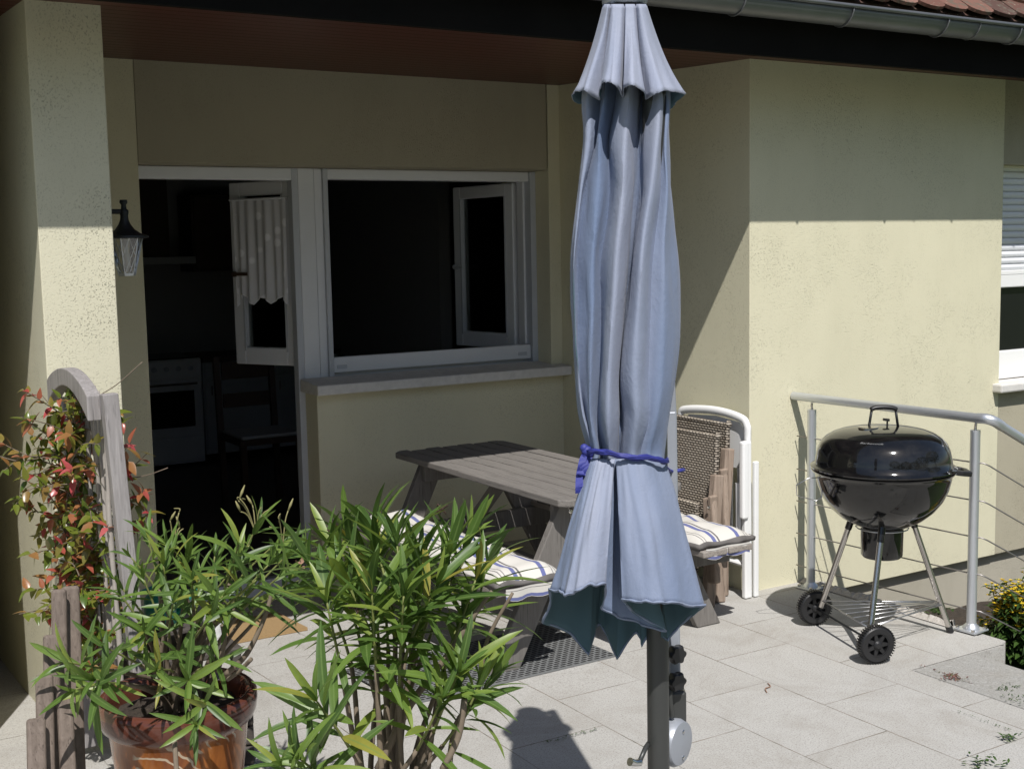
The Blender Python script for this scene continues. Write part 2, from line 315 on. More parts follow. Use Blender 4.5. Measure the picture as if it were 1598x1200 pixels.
# ------------------------------------------------------------------ mesh helpers
def wloc(o):
    v = Vector((0, 0, 0))
    while o: v += o.location; o = o.parent
    return v
def tag(o, label=None, cat=None, group=None, kind=None):
    for k, v in (('label', label), ('category', cat), ('group', group), ('kind', kind)):
        if v: o[k] = v
    return o
def thing(name, label, cat, loc, group=None, kind=None):
    o = bpy.data.objects.new(name, None); COL.objects.link(o); o.location = loc; o.empty_display_size = 0.1
    return tag(o, label, cat, group, kind)
def rotm(rx=0, ry=0, rz=0): return Matrix.Rotation(rz, 3, 'Z') @ Matrix.Rotation(ry, 3, 'Y') @ Matrix.Rotation(rx, 3, 'X')
def frame(d):
    d = d.normalized(); a = Vector((0, 0, 1)) if abs(d.z) < 0.95 else Vector((1, 0, 0))
    x = d.cross(a).normalized(); return x, d.cross(x).normalized()
class MB:
    def __init__(s): s.v = []; s.f = []; s.mi = []; s.attr = {}
    def face(s, f, mi=0): s.f.append(tuple(f)); s.mi.append(mi)
    def box(s, c, d, R=None, mi=0, taper=None):
        b = len(s.v); R = R or Matrix.Identity(3); c = Vector(c)
        for z in (-1, 1):
            k = taper if (taper and z > 0) else 1
            for x, y in ((-1, -1), (1, -1), (1, 1), (-1, 1)):
                s.v.append(c + R @ Vector((x*d[0]/2*k, y*d[1]/2*k, z*d[2]/2)))
        for f in ((3, 2, 1, 0), (4, 5, 6, 7), (0, 1, 5, 4), (1, 2, 6, 5), (2, 3, 7, 6), (3, 0, 4, 7)): s.face([b+i for i in f], mi)
        return s
    def bb(s, x0, x1, y0, y1, z0, z1, mi=0): return s.box(((x0+x1)/2, (y0+y1)/2, (z0+z1)/2), (x1-x0, y1-y0, z1-z0), None, mi)
    def beam(s, a, b, w, h, up=None, mi=0):
        'a box from a to b, w wide across and h thick along up'
        a = Vector(a); b = Vector(b); d = (b-a); L = d.length; d.normalize()
        up = Vector(up) if up else Vector((0, 0, 1))
        x = d.cross(up).normalized(); z = x.cross(d).normalized()
        return s.box((a+b)/2, (w, L, h), Matrix((x, d, z)).transposed(), mi)
    def tube(s, pts, r, n=8, mi=0, caps=True, closed=False, flat=None):
        pts = [Vector(p) for p in pts]; N = len(pts); rs = r if hasattr(r, '__len__') else [r]*N; base = len(s.v)
        px = None
        for i, p in enumerate(pts):
            if closed: d = pts[(i+1) % N] - pts[i-1]
            else: d = pts[min(i+1, N-1)] - pts[max(i-1, 0)]
            if d.length < 1e-9: d = Vector((0, 0, 1))
            d.normalize()
            if px is None: x, y = frame(d)
            else:
                x = (px - d*px.dot(d)); x = x.normalized() if x.length > 1e-6 else frame(d)[0]; y = d.cross(x).normalized()
            px = x
            for k in range(n):
                a = 2*pi*k/n; ry = rs[i]*(flat if flat else 1)
                s.v.append(p + x*cos(a)*rs[i] + y*sin(a)*ry)
        for i in range(N if closed else N-1):
            j = (i+1) % N
            for k in range(n):
                k2 = (k+1) % n; s.face((base+i*n+k, base+i*n+k2, base+j*n+k2, base+j*n+k), mi)
        if caps and not closed:
            s.face([base+k for k in range(n)][::-1], mi); s.face([base+(N-1)*n+k for k in range(n)], mi)
        return s
    def lathe(s, prof, c, n=32, axis=None, mi=0, capb=True, capt=True):
        c = Vector(c); R = axis.to_track_quat('Z', 'Y').to_matrix() if axis else Matrix.Identity(3); base = len(s.v)
        for r, z in prof:
            for k in range(n):
                a = 2*pi*k/n; s.v.append(c + R @ Vector((r*cos(a), r*sin(a), z)))
        for i in range(len(prof)-1):
            for k in range(n):
                k2 = (k+1) % n; s.face((base+i*n+k, base+i*n+k2, base+(i+1)*n+k2, base+(i+1)*n+k), mi)
        if capb: s.face([base+k for k in range(n)][::-1], mi)
        if capt: s.face([base+(len(prof)-1)*n+k for k in range(n)], mi)
        return s
    def prism(s, pts2, origin, ax, ay, depth, mi=0):
        'polygon pts2 in the plane ax, ay, pushed along their normal'
        o = Vector(origin); ax = Vector(ax).normalized(); ay = Vector(ay).normalized(); nn = ax.cross(ay); b = len(s.v); N = len(pts2)
        for t in (0, depth):
            for x, y in pts2: s.v.append(o + ax*x + ay*y + nn*t)
        s.face([b+i for i in range(N)][::-1], mi); s.face([b+N+i for i in range(N)], mi)
        for i in range(N): j = (i+1) % N; s.face((b+i, b+j, b+N+j, b+N+i), mi)
        return s
    def build(s, name, mat, parent=None, smooth=False, bevel=0, loc=None, seg=2, angle=40):
        off = wloc(parent) if parent else Vector((0, 0, 0))
        if loc is not None: off = off + (Vector(loc) - wloc(parent) if parent else Vector(loc))
        me = bpy.data.meshes.new(name); me.from_pydata([tuple(Vector(v)-off) for v in s.v], [], s.f); me.update()
        for m_ in (mat if isinstance(mat, (list, tuple)) else [mat]): me.materials.append(m_)
        if any(s.mi): me.polygons.foreach_set('material_index', s.mi)
        for nm, (kind, data) in s.attr.items():
            at_ = me.attributes.new(nm, kind, 'POINT')
            at_.data.foreach_set('color' if kind == 'FLOAT_COLOR' else 'value', data)
        if smooth is True: me.polygons.foreach_set('use_smooth', [True]*len(me.polygons))
        elif smooth: me.shade_smooth() if False else None
        o = bpy.data.objects.new(name, me); COL.objects.link(o)
        if loc is not None: o.location = Vector(loc) - (wloc(parent) if parent else Vector((0, 0, 0)))
        if parent: o.parent = parent
        if smooth == 'auto':
            me.polygons.foreach_set('use_smooth', [True]*len(me.polygons))
            bm = bmesh.new(); bm.from_mesh(me)
            for e in bm.edges:
                if len(e.link_faces) == 2 and e.calc_face_angle(0) > radians(angle): e.smooth = False
            bm.to_mesh(me); bm.free()
        if bevel:
            m_ = o.modifiers.new('bevel', 'BEVEL'); m_.width = bevel; m_.segments = seg; m_.limit_method = 'ANGLE'; m_.angle_limit = radians(35)
        return o
def crom(p0, p1, p2, p3, t):
    return 0.5*((2*p1) + (p2-p0)*t + (2*p0-5*p1+4*p2-p3)*t*t + (3*p1-p0-3*p2+p3)*t**3)
def curve(pts, sub=6):
    pts = [Vector(p) for p in pts]; o = []
    for i in range(len(pts)-1):
        a = pts[max(i-1, 0)]; b = pts[i]; c = pts[i+1]; d = pts[min(i+2, len(pts)-1)]
        for k in range(sub): o.append(crom(a, b, c, d, k/sub))
    o.append(pts[-1]); return o

# ================================================================== GROUND
def struct(name, mb, mat, **kw): return tag(mb.build(name, mat, **kw), kind='structure')
g = MB(); g.bb(-60, 60, -60, 4.0, -0.62, -0.60); struct('garden_lawn', g, M['lawn'])
g = MB()
xs = [-2.6 + i*0.16 for i in range(41)] + [3.826]; ys = [-1.2 + 0.2*i for i in range(23)] + [3.268, 3.45] + [3.6+0.15*i for i in range(19)]
ys = sorted(ys)
def grid(mb, xs, ys, zf, ok=None):
    idx = {}
    for i, x in enumerate(xs):
        for j, y in enumerate(ys): idx[i, j] = len(mb.v); mb.v.append(Vector((x, y, zf(x, y))))
    for i in range(len(xs)-1):
        for j in range(len(ys)-1):
            if ok is None or ok((xs[i]+xs[i+1])/2, (ys[j]+ys[j+1])/2): mb.face((idx[i, j], idx[i+1, j], idx[i+1, j+1], idx[i, j+1]))
xs = [x for x in xs if x < 3.826] + [3.826, 4.0, 4.2, 4.40]
grid(g, xs, ys, gz, lambda x, y: not (x > 3.826 and y < 3.268))
T = struct('terrace', g, M['terrace'])
g = MB(); g.bb(-2.6, 3.822, -1.2, 3.27, -0.7, -0.125); g.bb(-2.6, 4.38, 3.272, 6.6, -0.7, -0.12); struct('terrace_base', g, M['mortar'])
g = MB(); g.bb(3.822, 4.38, 3.262, 3.272, -0.09, -0.003); g.bb(4.385, 4.40, 3.272, 4.468, -0.09, -0.003); struct('terrace_edge', g, M['terrace'])
# rough broken mortar lip along the drop beside the wall
g = MB(); rnd = random.Random(5); n_ = 60; rows = []
for i in range(n_+1):
    y = 3.56 + (4.466-3.56)*i/n_; e = 4.47 + 0.03*sin(i*0.6) + rnd.uniform(-0.022, 0.022) - 0.03*(1-i/n_)
    rows.append([Vector((4.385, y, 0.004)), Vector((4.42+rnd.uniform(-.01, .01), y, 0.016+rnd.uniform(0, 0.012))), Vector((e-0.015, y, 0.010+rnd.uniform(-0.014, 0.01))), Vector((e, y, -0.03+rnd.uniform(-.01, .01))), Vector((e-0.01, y, -0.2))])
b0 = 0
for r in rows: g.v += r
for i in range(n_):
    for k in range(4): a = i*5+k; g.face((a, a+1, a+6, a+5))
struct('rough_terrace_lip', g, M['mortar'])
g = MB(); g.bb(4.40, 4.455, 3.30, 3.57, -0.16, -0.004); struct('terrace_corner_block', g, M['terrace'], bevel=0.006)
# stone stairs going down beside the bank
for i, (x0, x1, z) in enumerate(((3.830, 4.185, 0.004), (4.10, 4.52, -0.16), (4.46, 4.88, -0.32), (4.82, 5.3, -0.48))):
    s = MB().bb(x0, x1, -1.0, 3.25 if i else 3.258, z-0.07-(0.1 if i == 0 else 0), z)
    o = s.build('stone_step', M['granite'], bevel=0.008, loc=((x0+x1)/2, 2.2, z))
    tag(o, ('grey granite slab step flush with the terrace paving', 'grey granite step just below the terrace level by the railing post', 'third granite step down beside the flower bank', 'lowest granite step down to the garden')[i], 'step', 'stone steps down from the terrace')
g = MB(); rnd = random.Random(8)
xs2 = [4.30 + 0.12*i for i in range(32)]; ys2 = [3.255 + 0.06*i for i in range(22)]
grid(g, xs2, ys2, lambda x, y: -0.20 - 0.16*sstep((x-4.4)/1.5) + rnd.uniform(-0.018, 0.018)); struct('flower_bank', g, M['soil'])
g = MB(); g.bb(8, 60, 3, 60, -0.66, -0.63); struct('side_ground', g, M['lawn'])

# ================================================================== HOUSE
H = thing('house', 'pale yellow rendered bungalow with recessed kitchen porch, dark fascia and grey zinc gutter', 'house', (2.5, 4.47, 0))
def wall(x0, x1, y0, y1, z0, z1, mat='wall', bevel=0.004): return MB().bb(x0, x1, y0, y1, z0, z1).build('wall', M[mat], H, bevel=bevel)
tag(wall(0.85, 1.10, 4.47, 6.60, -0.4, 2.62, 'pier'), 'narrow wall pier at the left with its lower part in the sun')
tag(wall(1.10, 1.632, 6.08, 6.60, -0.4, 2.70), 'strip of yellow wall left of the door')
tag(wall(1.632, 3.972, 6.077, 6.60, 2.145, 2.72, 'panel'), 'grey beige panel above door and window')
wall(3.983, 4.064, 6.08, 6.60, 1.0, 2.70)
tag(wall(2.503, 4.064, 6.08, 6.34, -0.4, 0.955), 'low yellow wall under the window sill')
tag(wall(4.064, 5.914, 4.47, 6.60, -0.085, 2.70), 'sunlit projecting wall behind the grill')
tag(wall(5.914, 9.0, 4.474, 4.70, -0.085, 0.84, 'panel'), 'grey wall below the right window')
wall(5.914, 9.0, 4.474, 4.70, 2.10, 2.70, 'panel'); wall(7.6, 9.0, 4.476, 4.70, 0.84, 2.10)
MB().bb(4.07, 9.0, 4.515, 4.70, -1.2, -0.085).build('plinth', M['plinth'], H)
wall(9.0, 9.3, 4.47, 11.2, -1, 2.7); wall(1.1, 9.3, 11.0, 11.3, -1, 4)
wall(-3.5, 0.85, 8.2, 8.5, -0.4, 3.0); wall(-3.5, 0.54, 4.52, 8.2, -0.4, 2.6)  # the second is an unseen wall block, added to shade the pier's left face
# soffit
def slab(y0, y1, x0, x1, z0, sl, th):
    b = MB(); b.v += [Vector((x, y, z0+sl*(y-y0)+t)) for t in (0, th) for x, y in ((x0, y0), (x1, y0), (x1, y1), (x0, y1))]
    for f in ((3, 2, 1, 0), (4, 5, 6, 7), (0, 1, 5, 4), (1, 2, 6, 5), (2, 3, 7, 6), (3, 0, 4, 7)): b.face(f)
    return b
slab(4.052, 8.2, -3.5, 9.4, 2.537, 0.043, 0.03).build('soffit', M['soffit'], H)
MB().bb(-3.5, 9.4, 4.022, 4.052, 2.487, 2.74).build('fascia', M['black_fascia'], H, bevel=0.003)
# gutter: a half round trough with a rolled front edge
g = MB(); gx0, gx1, gy, gz0, gr = -3.4, 9.4, 3.952, 2.695, 0.068; nn = 12
for x in (gx0, gx1):
    for k in range(nn+1): a = pi + pi*k/nn; g.v.append(Vector((x, gy+gr*cos(a), gz0+gr*sin(a))))
for k in range(nn): g.face((k, k+1, nn+2+k, nn+1+k))
go = g.build('gutter', M['zinc'], H, smooth=True); md = go.modifiers.new('s', 'SOLIDIFY'); md.thickness = 0.003
MB().tube([(gx0, gy-gr-0.004, gz0+0.004), (gx1, gy-gr-0.004, gz0+0.004)], 0.009, 8).build('gutter_rim', M['zinc'], go, smooth=True)
for x in (2.9, 3.51, 4.12, 4.729, 5.243, 5.85, 2.3, 1.7, 1.1, 0.5):
    MB().tube([(x, gy+(gr+.004)*cos(a), gz0+(gr+.004)*sin(a)) for a in [pi+pi*k/12 for k in range(13)]], 0.0035, 6, flat=None).build('gutter_bracket', M['zinc'], go, smooth=True)
MB().tube([(4.95, gy+(gr+.001)*cos(a), gz0+(gr+.001)*sin(a)) for a in [pi+pi*k/12 for k in range(13)]], 0.0035, 6).build('gutter_joint', M['zinc'], go)
# roof: plain tiles with rounded tails
pitch = radians(42); ry0, rz0 = 3.905, 2.712; uy, uz = cos(pitch), sin(pitch); ny, nz = -sin(pitch), cos(pitch)
g = MB(); tone = []; rnd = random.Random(3)
TW, TE = 0.17, 0.155
for r in range(9):
    for c in range(24 if r > 5 else 58):
        x = -0.2 + (TW+0.003)*c + (TW/2 if r % 2 else 0)
        if x < 3.0 and r > 0: continue
        jx = rnd.uniform(-0.003, 0.003); tl = rnd.uniform(-0.006, 0.010); s0 = r*TE + tl
        pts = []
        for k in range(9):
            a = pi + pi*k/8; pts.append((x+jx+TW/2*cos(a)*0.99, s0 + 0.055 + 0.055*sin(a)))
        pts += [(x+jx+TW/2*.99, s0+TE*2.1), (x+jx-TW/2*.99, s0+TE*2.1)]
        t_ = rnd.random(); b = len(g.v); N = len(pts); lift = rnd.uniform(0, 0.005)
        for th in (0.0, 0.016):
            for px, q in pts:
                h = 0.022 + lift - (q-s0)*0.10 + th; g.v.append(Vector((px, ry0+uy*q+ny*h, rz0+uz*q+nz*h))); tone.append(t_)
        g.face([b+i for i in range(N)][::-1]); g.face([b+N+i for i in range(N)])
        for i in range(N): j = (i+1) % N; g.face((b+i, b+j, b+N+j, b+N+i))
g.attr['tone'] = ('FLOAT', tone)
g.build('roof_tiles', M['tile'], H)
g = MB(); L = 6.0
g.v += [Vector((x, ry0+uy*q+ny*h, rz0+uz*q+nz*h)) for h in (-0.06, -0.004) for x, q in ((-3.5, 0.03), (9.4, 0.03), (9.4, L), (-3.5, L))]
for f in ((3, 2, 1, 0), (4, 5, 6, 7), (0, 1, 5, 4), (1, 2, 6, 5), (2, 3, 7, 6), (3, 0, 4, 7)): g.face(f)
g.build('roof', M['tile'], H)

# ---- door and window in the recess (frames stand at y = 6.25)
YW = 6.25
def fr(mb, x0, x1, z0, z1, y0=YW, y1=YW+0.07): return mb.bb(x0, x1, y0, y1, z0, z1)
door = MB().bb(1.60, 1.675, YW+0.01, YW+0.08, -0.16, 2.14).bb(2.50, 2.56, YW+0.012, YW+0.09, -0.16, 2.1).build('door_frame', M['white_pvc'], H, bevel=0.003)
MB().bb(1.634, 2.468, YW-0.02, YW+0.05, 2.075, 2.139).build('screen_cassette', M['white_pvc'], door, bevel=0.006)
MB().bb(2.468, 2.503, YW-0.015, YW+0.05, -0.14, 2.139).build('guide_rail', M['grey_pvc'], door, bevel=0.003)
MB().bb(1.64, 2.466, YW-0.012, YW+0.012, -0.122, -0.040).build('bottom_bar', M['white_pvc'], door, bevel=0.004)
MB().bb(1.60, 2.5, YW+0.02, YW+0.3, -0.16, -0.118).build('threshold', M['grey_pvc'], door)
MB().bb(1.636, 3.972, 6.085, YW, 2.141, 2.144).bb(1.9, 1.96, 6.15, 6.165, 2.138, 2.1405).build('lintel_lining', M['panel'], H)
win = thing('window', None, None, (3.3, YW, 1.04)); win.parent = H; win.location = (0.8, YW-4.47, 1.04)
fm = MB().bb(2.503, 2.592, YW-0.018, YW+0.07, 1.0, 2.139).bb(2.595, 2.641, YW-0.012, YW+0.07, 1.0, 2.139).build('frame', M['white_pvc'], win, bevel=0.004)
MB().bb(2.641, 2.668, YW-0.03, YW+0.05, 1.0, 2.139).build('guide_rail', M['grey_pvc'], win, bevel=0.003)
MB().bb(3.944, 3.982, YW-0.03, YW+0.05, 1.0, 2.139).build('guide_rail', M['grey_pvc'], win, bevel=0.003)
MB().bb(3.928, 3.943, YW+0.03, YW+0.10, 1.0, 2.1).bb(2.67, 3.928, YW+0.03, YW+0.10, 1.0, 1.06).bb(2.67, 3.928, YW+0.03, YW+0.10, 2.085, 2.12).build('casing', M['white_pvc'], win, bevel=0.003)
MB().bb(2.669, 3.942, YW-0.02, YW+0.05, 2.083, 2.139).build('screen_cassette', M['white_pvc'], win, bevel=0.006)
MB().bb(2.669, 3.940, YW-0.014, YW+0.012, 1.042, 1.128).build('bottom_bar', M['white_pvc'], win, bevel=0.006)
for x in (2.72, 3.88): MB().bb(x-0.03, x+0.03, YW-0.018, YW-0.014, 1.065, 1.085).build('bar_clip', M['grey_pvc'], win, bevel=0.002)
sill = MB(); sill.v += [Vector(q) for q in ((2.47, 5.984, .955), (4.062, 5.984, .955), (4.062, 6.225, .955), (2.47, 6.225, .955), (2.47, 5.984, 1.008), (4.062, 5.984, 1.008), (4.062, 6.225, 1.027), (2.47, 6.225, 1.027))]
for f in ((3, 2, 1, 0), (4, 5, 6, 7), (0, 1, 5, 4), (1, 2, 6, 5), (2, 3, 7, 6), (3, 0, 4, 7)): sill.face(f)
sill.build('sill', M['sillstone'], win, bevel=0.006)
def sash(hx, hy, ang, w, z0, z1, flip, curtain, handle, drop=0.36):
    'an opened casement: hinge at hx, hy; leaf runs along ang'
    d = Vector((cos(ang), sin(ang), 0)); nrm = Vector((-d.y, d.x, 0)); o = Vector((hx, hy, 0)); fw = 0.075
    m = MB()
    def bar(s0, s1, a, b, t=0.06): m.beam(o+d*s0+Vector((0, 0, (a+b)/2)), o+d*s1+Vector((0, 0, (a+b)/2)), t, b-a)
    bar(0, fw, z0, z1); bar(w-fw, w, z0, z1); bar(fw, w-fw, z0, z0+fw+0.02, 0.058); bar(fw, w-fw, z1-fw, z1, 0.058)
    s = m.build('sash', M['white_pvc'], win, bevel=0.006)
    m = MB(); m.beam(o+d*fw+Vector((0, 0, (z0+z1)/2)), o+d*(w-fw)+Vector((0, 0, (z0+z1)/2)), 0.006, z1-z0-2*fw); m.build('pane', M['glass'], s)
    for s0 in (fw-0.004, w-fw-0.008): MB().beam(o+d*s0+Vector((0, 0, (z0+z1)/2)), o+d*(s0+0.012)+Vector((0, 0, (z0+z1)/2)), 0.066, z1-z0-2*fw).build('glazing_bead', M['grey_pvc'], s)
    if curtain:
        m = MB(); n = 60; side = nrm*flip*0.045; zt = z1-fw-0.02
        for i in range(n+1):
            u = i/n; x = fw*0.5 + (w-fw)*u; wv = 0.010*sin(u*38)+0.006*sin(u*17+1)
            zb = z0 + drop + 0.05*abs(sin(u*pi*3.0)) + 0.01*sin(u*23)
            for k in range(9): t = k/8; m.v.append(o+d*x+side+nrm*wv*(0.3+t)+Vector((0, 0, zt+(zb-zt)*t)))
        for i in range(n):
            for k in range(8): a = i*9+k; m.face((a, a+1, a+10, a+9))
        c = m.build('curtain', M['lace'], s, smooth=True)
        m = MB(); m.tube([o+d*(fw*0.3)+side+Vector((0, 0, zt)), o+d*(w-fw*0.2)+side+Vector((0, 0, zt))], 0.006, 8); m.build('curtain_rod', M['white_pvc'], s)
        m = MB(); m.tube([m2 for m2 in [o+d*(fw*0.5+(w-fw)*i/60)+side+nrm*(0.010*sin(i/60*38)+0.006*sin(i/60*17+1))*1.3+Vector((0, 0, z0+drop+0.05*abs(sin(i/60*pi*3.0))+0.01*sin(i/60*23))) for i in range(61)]], 0.0035, 5); m.build('curtain_hem', M['white_pvc'], c)
    if handle:
        p = o+d*(w-0.03)-nrm*flip*0.0+Vector((0, 0, (z0+z1)/2)); m = MB()
        for sgn in (1, -1): m.beam(p+nrm*sgn*0.03, p+nrm*sgn*0.055, 0.022, 0.03)
        m.beam(p+nrm*0.055+d*0.01, p+nrm*0.055-d*0.10, 0.016, 0.018); m.build('handle', M['grey_pvc'] if flip < 0 else M['dark_wood'], s, bevel=0.003)
    return s
sash(2.53, 6.33, radians(117), 0.46, 1.085, 2.085, 1, True, True, 0.33)
sash(3.945, 6.38, radians(96), 0.62, 1.085, 2.085, -1, True, True, 0.40)
# right hand window with its roller shutter half down
w2 = thing('window', None, None, (0, 0, 0)); w2.parent = H; w2.location = (4.3, 0.1, 0.9)
m = MB(); m.bb(5.92, 7.58, 4.56, 4.63, 0.90, 1.06).bb(5.92, 7.58, 4.56, 4.63, 1.42, 1.50).bb(5.92, 5.965, 4.555, 4.63, 1.06, 1.42).bb(7.5, 7.58, 4.555, 4.63, 1.06, 1.42).bb(6.7, 6.8, 4.558, 4.63, 1.06, 1.42); m.build('frame', M['white_plastic'], w2, bevel=0.006)
MB().bb(5.965, 7.5, 4.59, 4.60, 1.06, 1.42).build('pane', M['dark_glass'], w2)
m = MB()
for k in range(16):
    z = 1.515+0.037*k
    m.v += [Vector((x, y, zz)) for x in (5.92, 7.58) for y, zz in ((4.575, z), (4.566, z+0.008), (4.564, z+0.019), (4.568, z+0.031), (4.575, z+0.0355))]
    b = len(m.v)-10
    for j in range(4): m.face((b+j, b+5+j, b+6+j, b+j+1))
sh = m.build('shutter', M['white_pvc'], w2)
MB().bb(5.92, 7.58, 4.56, 4.58, 1.488, 1.517).build('bottom_bar', M['white_plastic'], sh, bevel=0.004)
MB().bb(5.92, 7.58, 4.50, 4.66, 2.09, 2.098).build('lintel_lining', M['wall'], w2)
MB().bb(5.86, 7.7, 4.41, 4.66, 0.845, 0.895).build('sill', M['sillstone'], w2, bevel=0.01)
# room behind the door
room = MB()
room.bb(1.0, 1.1, 6.6, 11.0, -0.1, 2.6).bb(1.1, 9.0, 10.9, 11.0, -0.1, 2.6).bb(6.6, 6.7, 6.6, 11.0, -0.1, 2.6).bb(1.0, 9.0, 6.6, 11.0, 2.5, 2.6).bb(4.6, 4.7, 8.6, 10.9, -0.1, 2.5)
room.build('room_wall', M['room_wall'], H)
MB().bb(1.1, 9.0, 6.6, 11.0, -0.2, -0.06).build('room_floor', M['room_floor'], H)
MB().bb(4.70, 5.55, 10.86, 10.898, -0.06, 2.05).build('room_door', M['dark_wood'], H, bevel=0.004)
# ---- stove, cupboards, hood, chair in the kitchen
st = thing('kitchen_stove', 'white freestanding cooker standing in the dark kitchen seen through the door', 'stove', (2.85, 10.4, -0.06))
x0, x1, yf = 2.56, 3.16, 10.15
MB().bb(x0, x1, yf, 10.8, -0.03, 0.84).build('body', M['white_enamel'], st, bevel=0.01)
MB().bb(x0+0.01, x1-0.01, yf-0.02, yf-0.001, 0.70, 0.83).build('control_panel', M['white_enamel'], st, bevel=0.004)
od = MB().bb(x0+0.01, x1-0.01, yf-0.025, yf-0.001, 0.20, 0.68).build('oven_door', M['white_enamel'], st, bevel=0.006)
MB().bb(x0+0.08, x1-0.08, yf-0.029, yf-0.0255, 0.28, 0.58).build('oven_window', M['dark_glass'], od)
MB().tube([(x0+0.06, yf-0.06, 0.64), (x1-0.06, yf-0.06, 0.64)], 0.01, 8).build('handle', M['steel'], od)
MB().bb(x0+0.01, x1-0.01, yf-0.02, yf-0.001, 0.0, 0.18).build('drawer', M['white_enamel'], st, bevel=0.004)
for k in range(5): MB().lathe([(0.022, 0), (0.018, 0.025)], (x0+0.1+0.1*k, yf-0.02, 0.765), 12, Vector((0, -1, 0))).build('knob', M['grey_pvc'], st)
MB().bb(x0+0.02, x1-0.02, yf+0.02, 10.78, 0.842, 0.85).build('hob', M['dark_glass'], st)
cb = thing('kitchen_cupboard', 'pale kitchen base cupboard with worktop beside the white cooker', 'cupboard', (3.7, 10.5, -0.06))
MB().bb(3.18, 4.4, 10.18, 10.8, 0.02, 0.80).build('carcass', M['cupboard'], cb)
for a in (3.19, 3.79):
    d = MB().bb(a, a+0.59, 10.16, 10.178, 0.06, 0.64).build('door', M['cupboard'], cb, bevel=0.004); MB().tube([(a+0.05, 10.145, 0.52), (a+0.05, 10.145, 0.60)], 0.006, 6).build('handle', M['steel'], d)
    MB().bb(a, a+0.59, 10.16, 10.178, 0.66, 0.79).build('drawer', M['cupboard'], cb, bevel=0.004)
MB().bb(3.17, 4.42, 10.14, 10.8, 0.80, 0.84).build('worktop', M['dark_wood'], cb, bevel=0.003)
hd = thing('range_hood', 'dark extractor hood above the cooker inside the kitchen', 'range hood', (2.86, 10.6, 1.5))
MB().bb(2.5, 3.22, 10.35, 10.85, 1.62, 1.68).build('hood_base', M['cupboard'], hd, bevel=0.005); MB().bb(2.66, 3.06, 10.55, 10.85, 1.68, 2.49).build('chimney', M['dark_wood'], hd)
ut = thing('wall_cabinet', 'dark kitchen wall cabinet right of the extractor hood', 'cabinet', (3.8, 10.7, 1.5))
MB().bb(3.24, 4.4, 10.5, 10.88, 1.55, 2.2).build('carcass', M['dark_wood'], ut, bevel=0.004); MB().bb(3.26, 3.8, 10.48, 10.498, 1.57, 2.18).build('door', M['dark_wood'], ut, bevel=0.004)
ch = thing('dining_chair', 'dark wooden kitchen chair with a pale seat cloth just inside the door', 'chair', (2.95, 8.2, -0.06))
for sx in (-0.2, 0.2):
    MB().beam((2.95+sx, 8.0, -0.06), (2.95+sx, 8.0, 0.42), 0.04, 0.04, (0, 1, 0)).build('leg', M['dark_wood'], ch)
    MB().beam((2.95+sx, 8.42, -0.06), (2.95+sx, 8.50, 0.98), 0.04, 0.04, (0, 1, 0)).build('leg', M['dark_wood'], ch)
MB().bb(2.72, 3.18, 7.97, 8.45, 0.41, 0.45).build('seat', M['dark_wood'], ch, bevel=0.006)
MB().bb(2.74, 3.16, 7.98, 8.40, 0.451, 0.475).build('seat_cloth', M['cupboard'], ch, bevel=0.01)
MB().bb(2.78, 3.12, 8.455, 8.475, 0.62, 0.72).bb(2.78, 3.12, 8.465, 8.485, 0.82, 0.94).build('backrest', M['dark_wood'], ch, bevel=0.004)

# ---- lantern on the pier
LX, LY = 1.205, 4.72
la = thing('wall_lantern', 'black iron wall lantern with a latticed glass cup on the left pier', 'lantern', (1.10, LY, 1.78))
cap = MB().lathe([(0.0, 1.905), (0.013, 1.905), (0.015, 1.895), (0.009, 1.886), (0.010, 1.872), (0.0165, 1.866), (0.0165, 1.858), (0.014, 1.845), (0.016, 1.83), (0.022, 1.815), (0.036, 1.795), (0.058, 1.78), (0.084, 1.772), (0.085, 1.765), (0.070, 1.762)], (LX, LY, 0), 28, capb=False).build('cap', M['black_iron'], la, smooth='auto', angle=50)
MB().tube([(1.10, LY, 1.862), (LX, LY, 1.862)], 0.009, 8).box((1.106, LY, 1.862), (0.012, 0.05, 0.09)).build('bracket', M['black_iron'], la)
gl = MB().lathe([(0.0, 1.632), (0.030, 1.632), (0.062, 1.762)], (LX, LY, 0), 6, capb=False, capt=False).build('glass_cup', m_glass('lantern glass', (0.93, 0.92, 0.88), 0.3), la)
m = MB()
for k in range(6):
    a = 2*pi*k/6; m.tube([(LX+0.031*cos(a), LY+0.031*sin(a), 1.63), (LX+0.063*cos(a), LY+0.063*sin(a), 1.764)], 0.0022, 5)
    a2 = 2*pi*(k+1)/6
    def P(t, h): r = 0.031+0.032*h; p = Vector((r*cos(a), r*sin(a), 0)).lerp(Vector((r*cos(a2), r*sin(a2), 0)), t); return (LX+p.x, LY+p.y, 1.63+0.134*h)
    for s_ in ((0, 0, 1, 1), (1, 0, 0, 1), (0, .5, .5, 1), (.5, 1, 1, .5), (0, .5, .5, 0), (.5, 0, 1, .5)): m.tube([P(s_[0], s_[1]), P(s_[2], s_[3])], 0.0014, 4)
m.build('lattice', M['alu'], la)
MB().lathe([(0.031, 1.624), (0.033, 1.634)], (LX, LY, 0), 6).build('base_ring', M['alu'], la)
MB().lathe([(0.004, 1.64), (0.014, 1.66), (0.016, 1.69), (0.010, 1.71), (0.011, 1.76)], (LX, LY, 0), 12).build('bulb', M['white_plastic'], la, smooth=True)

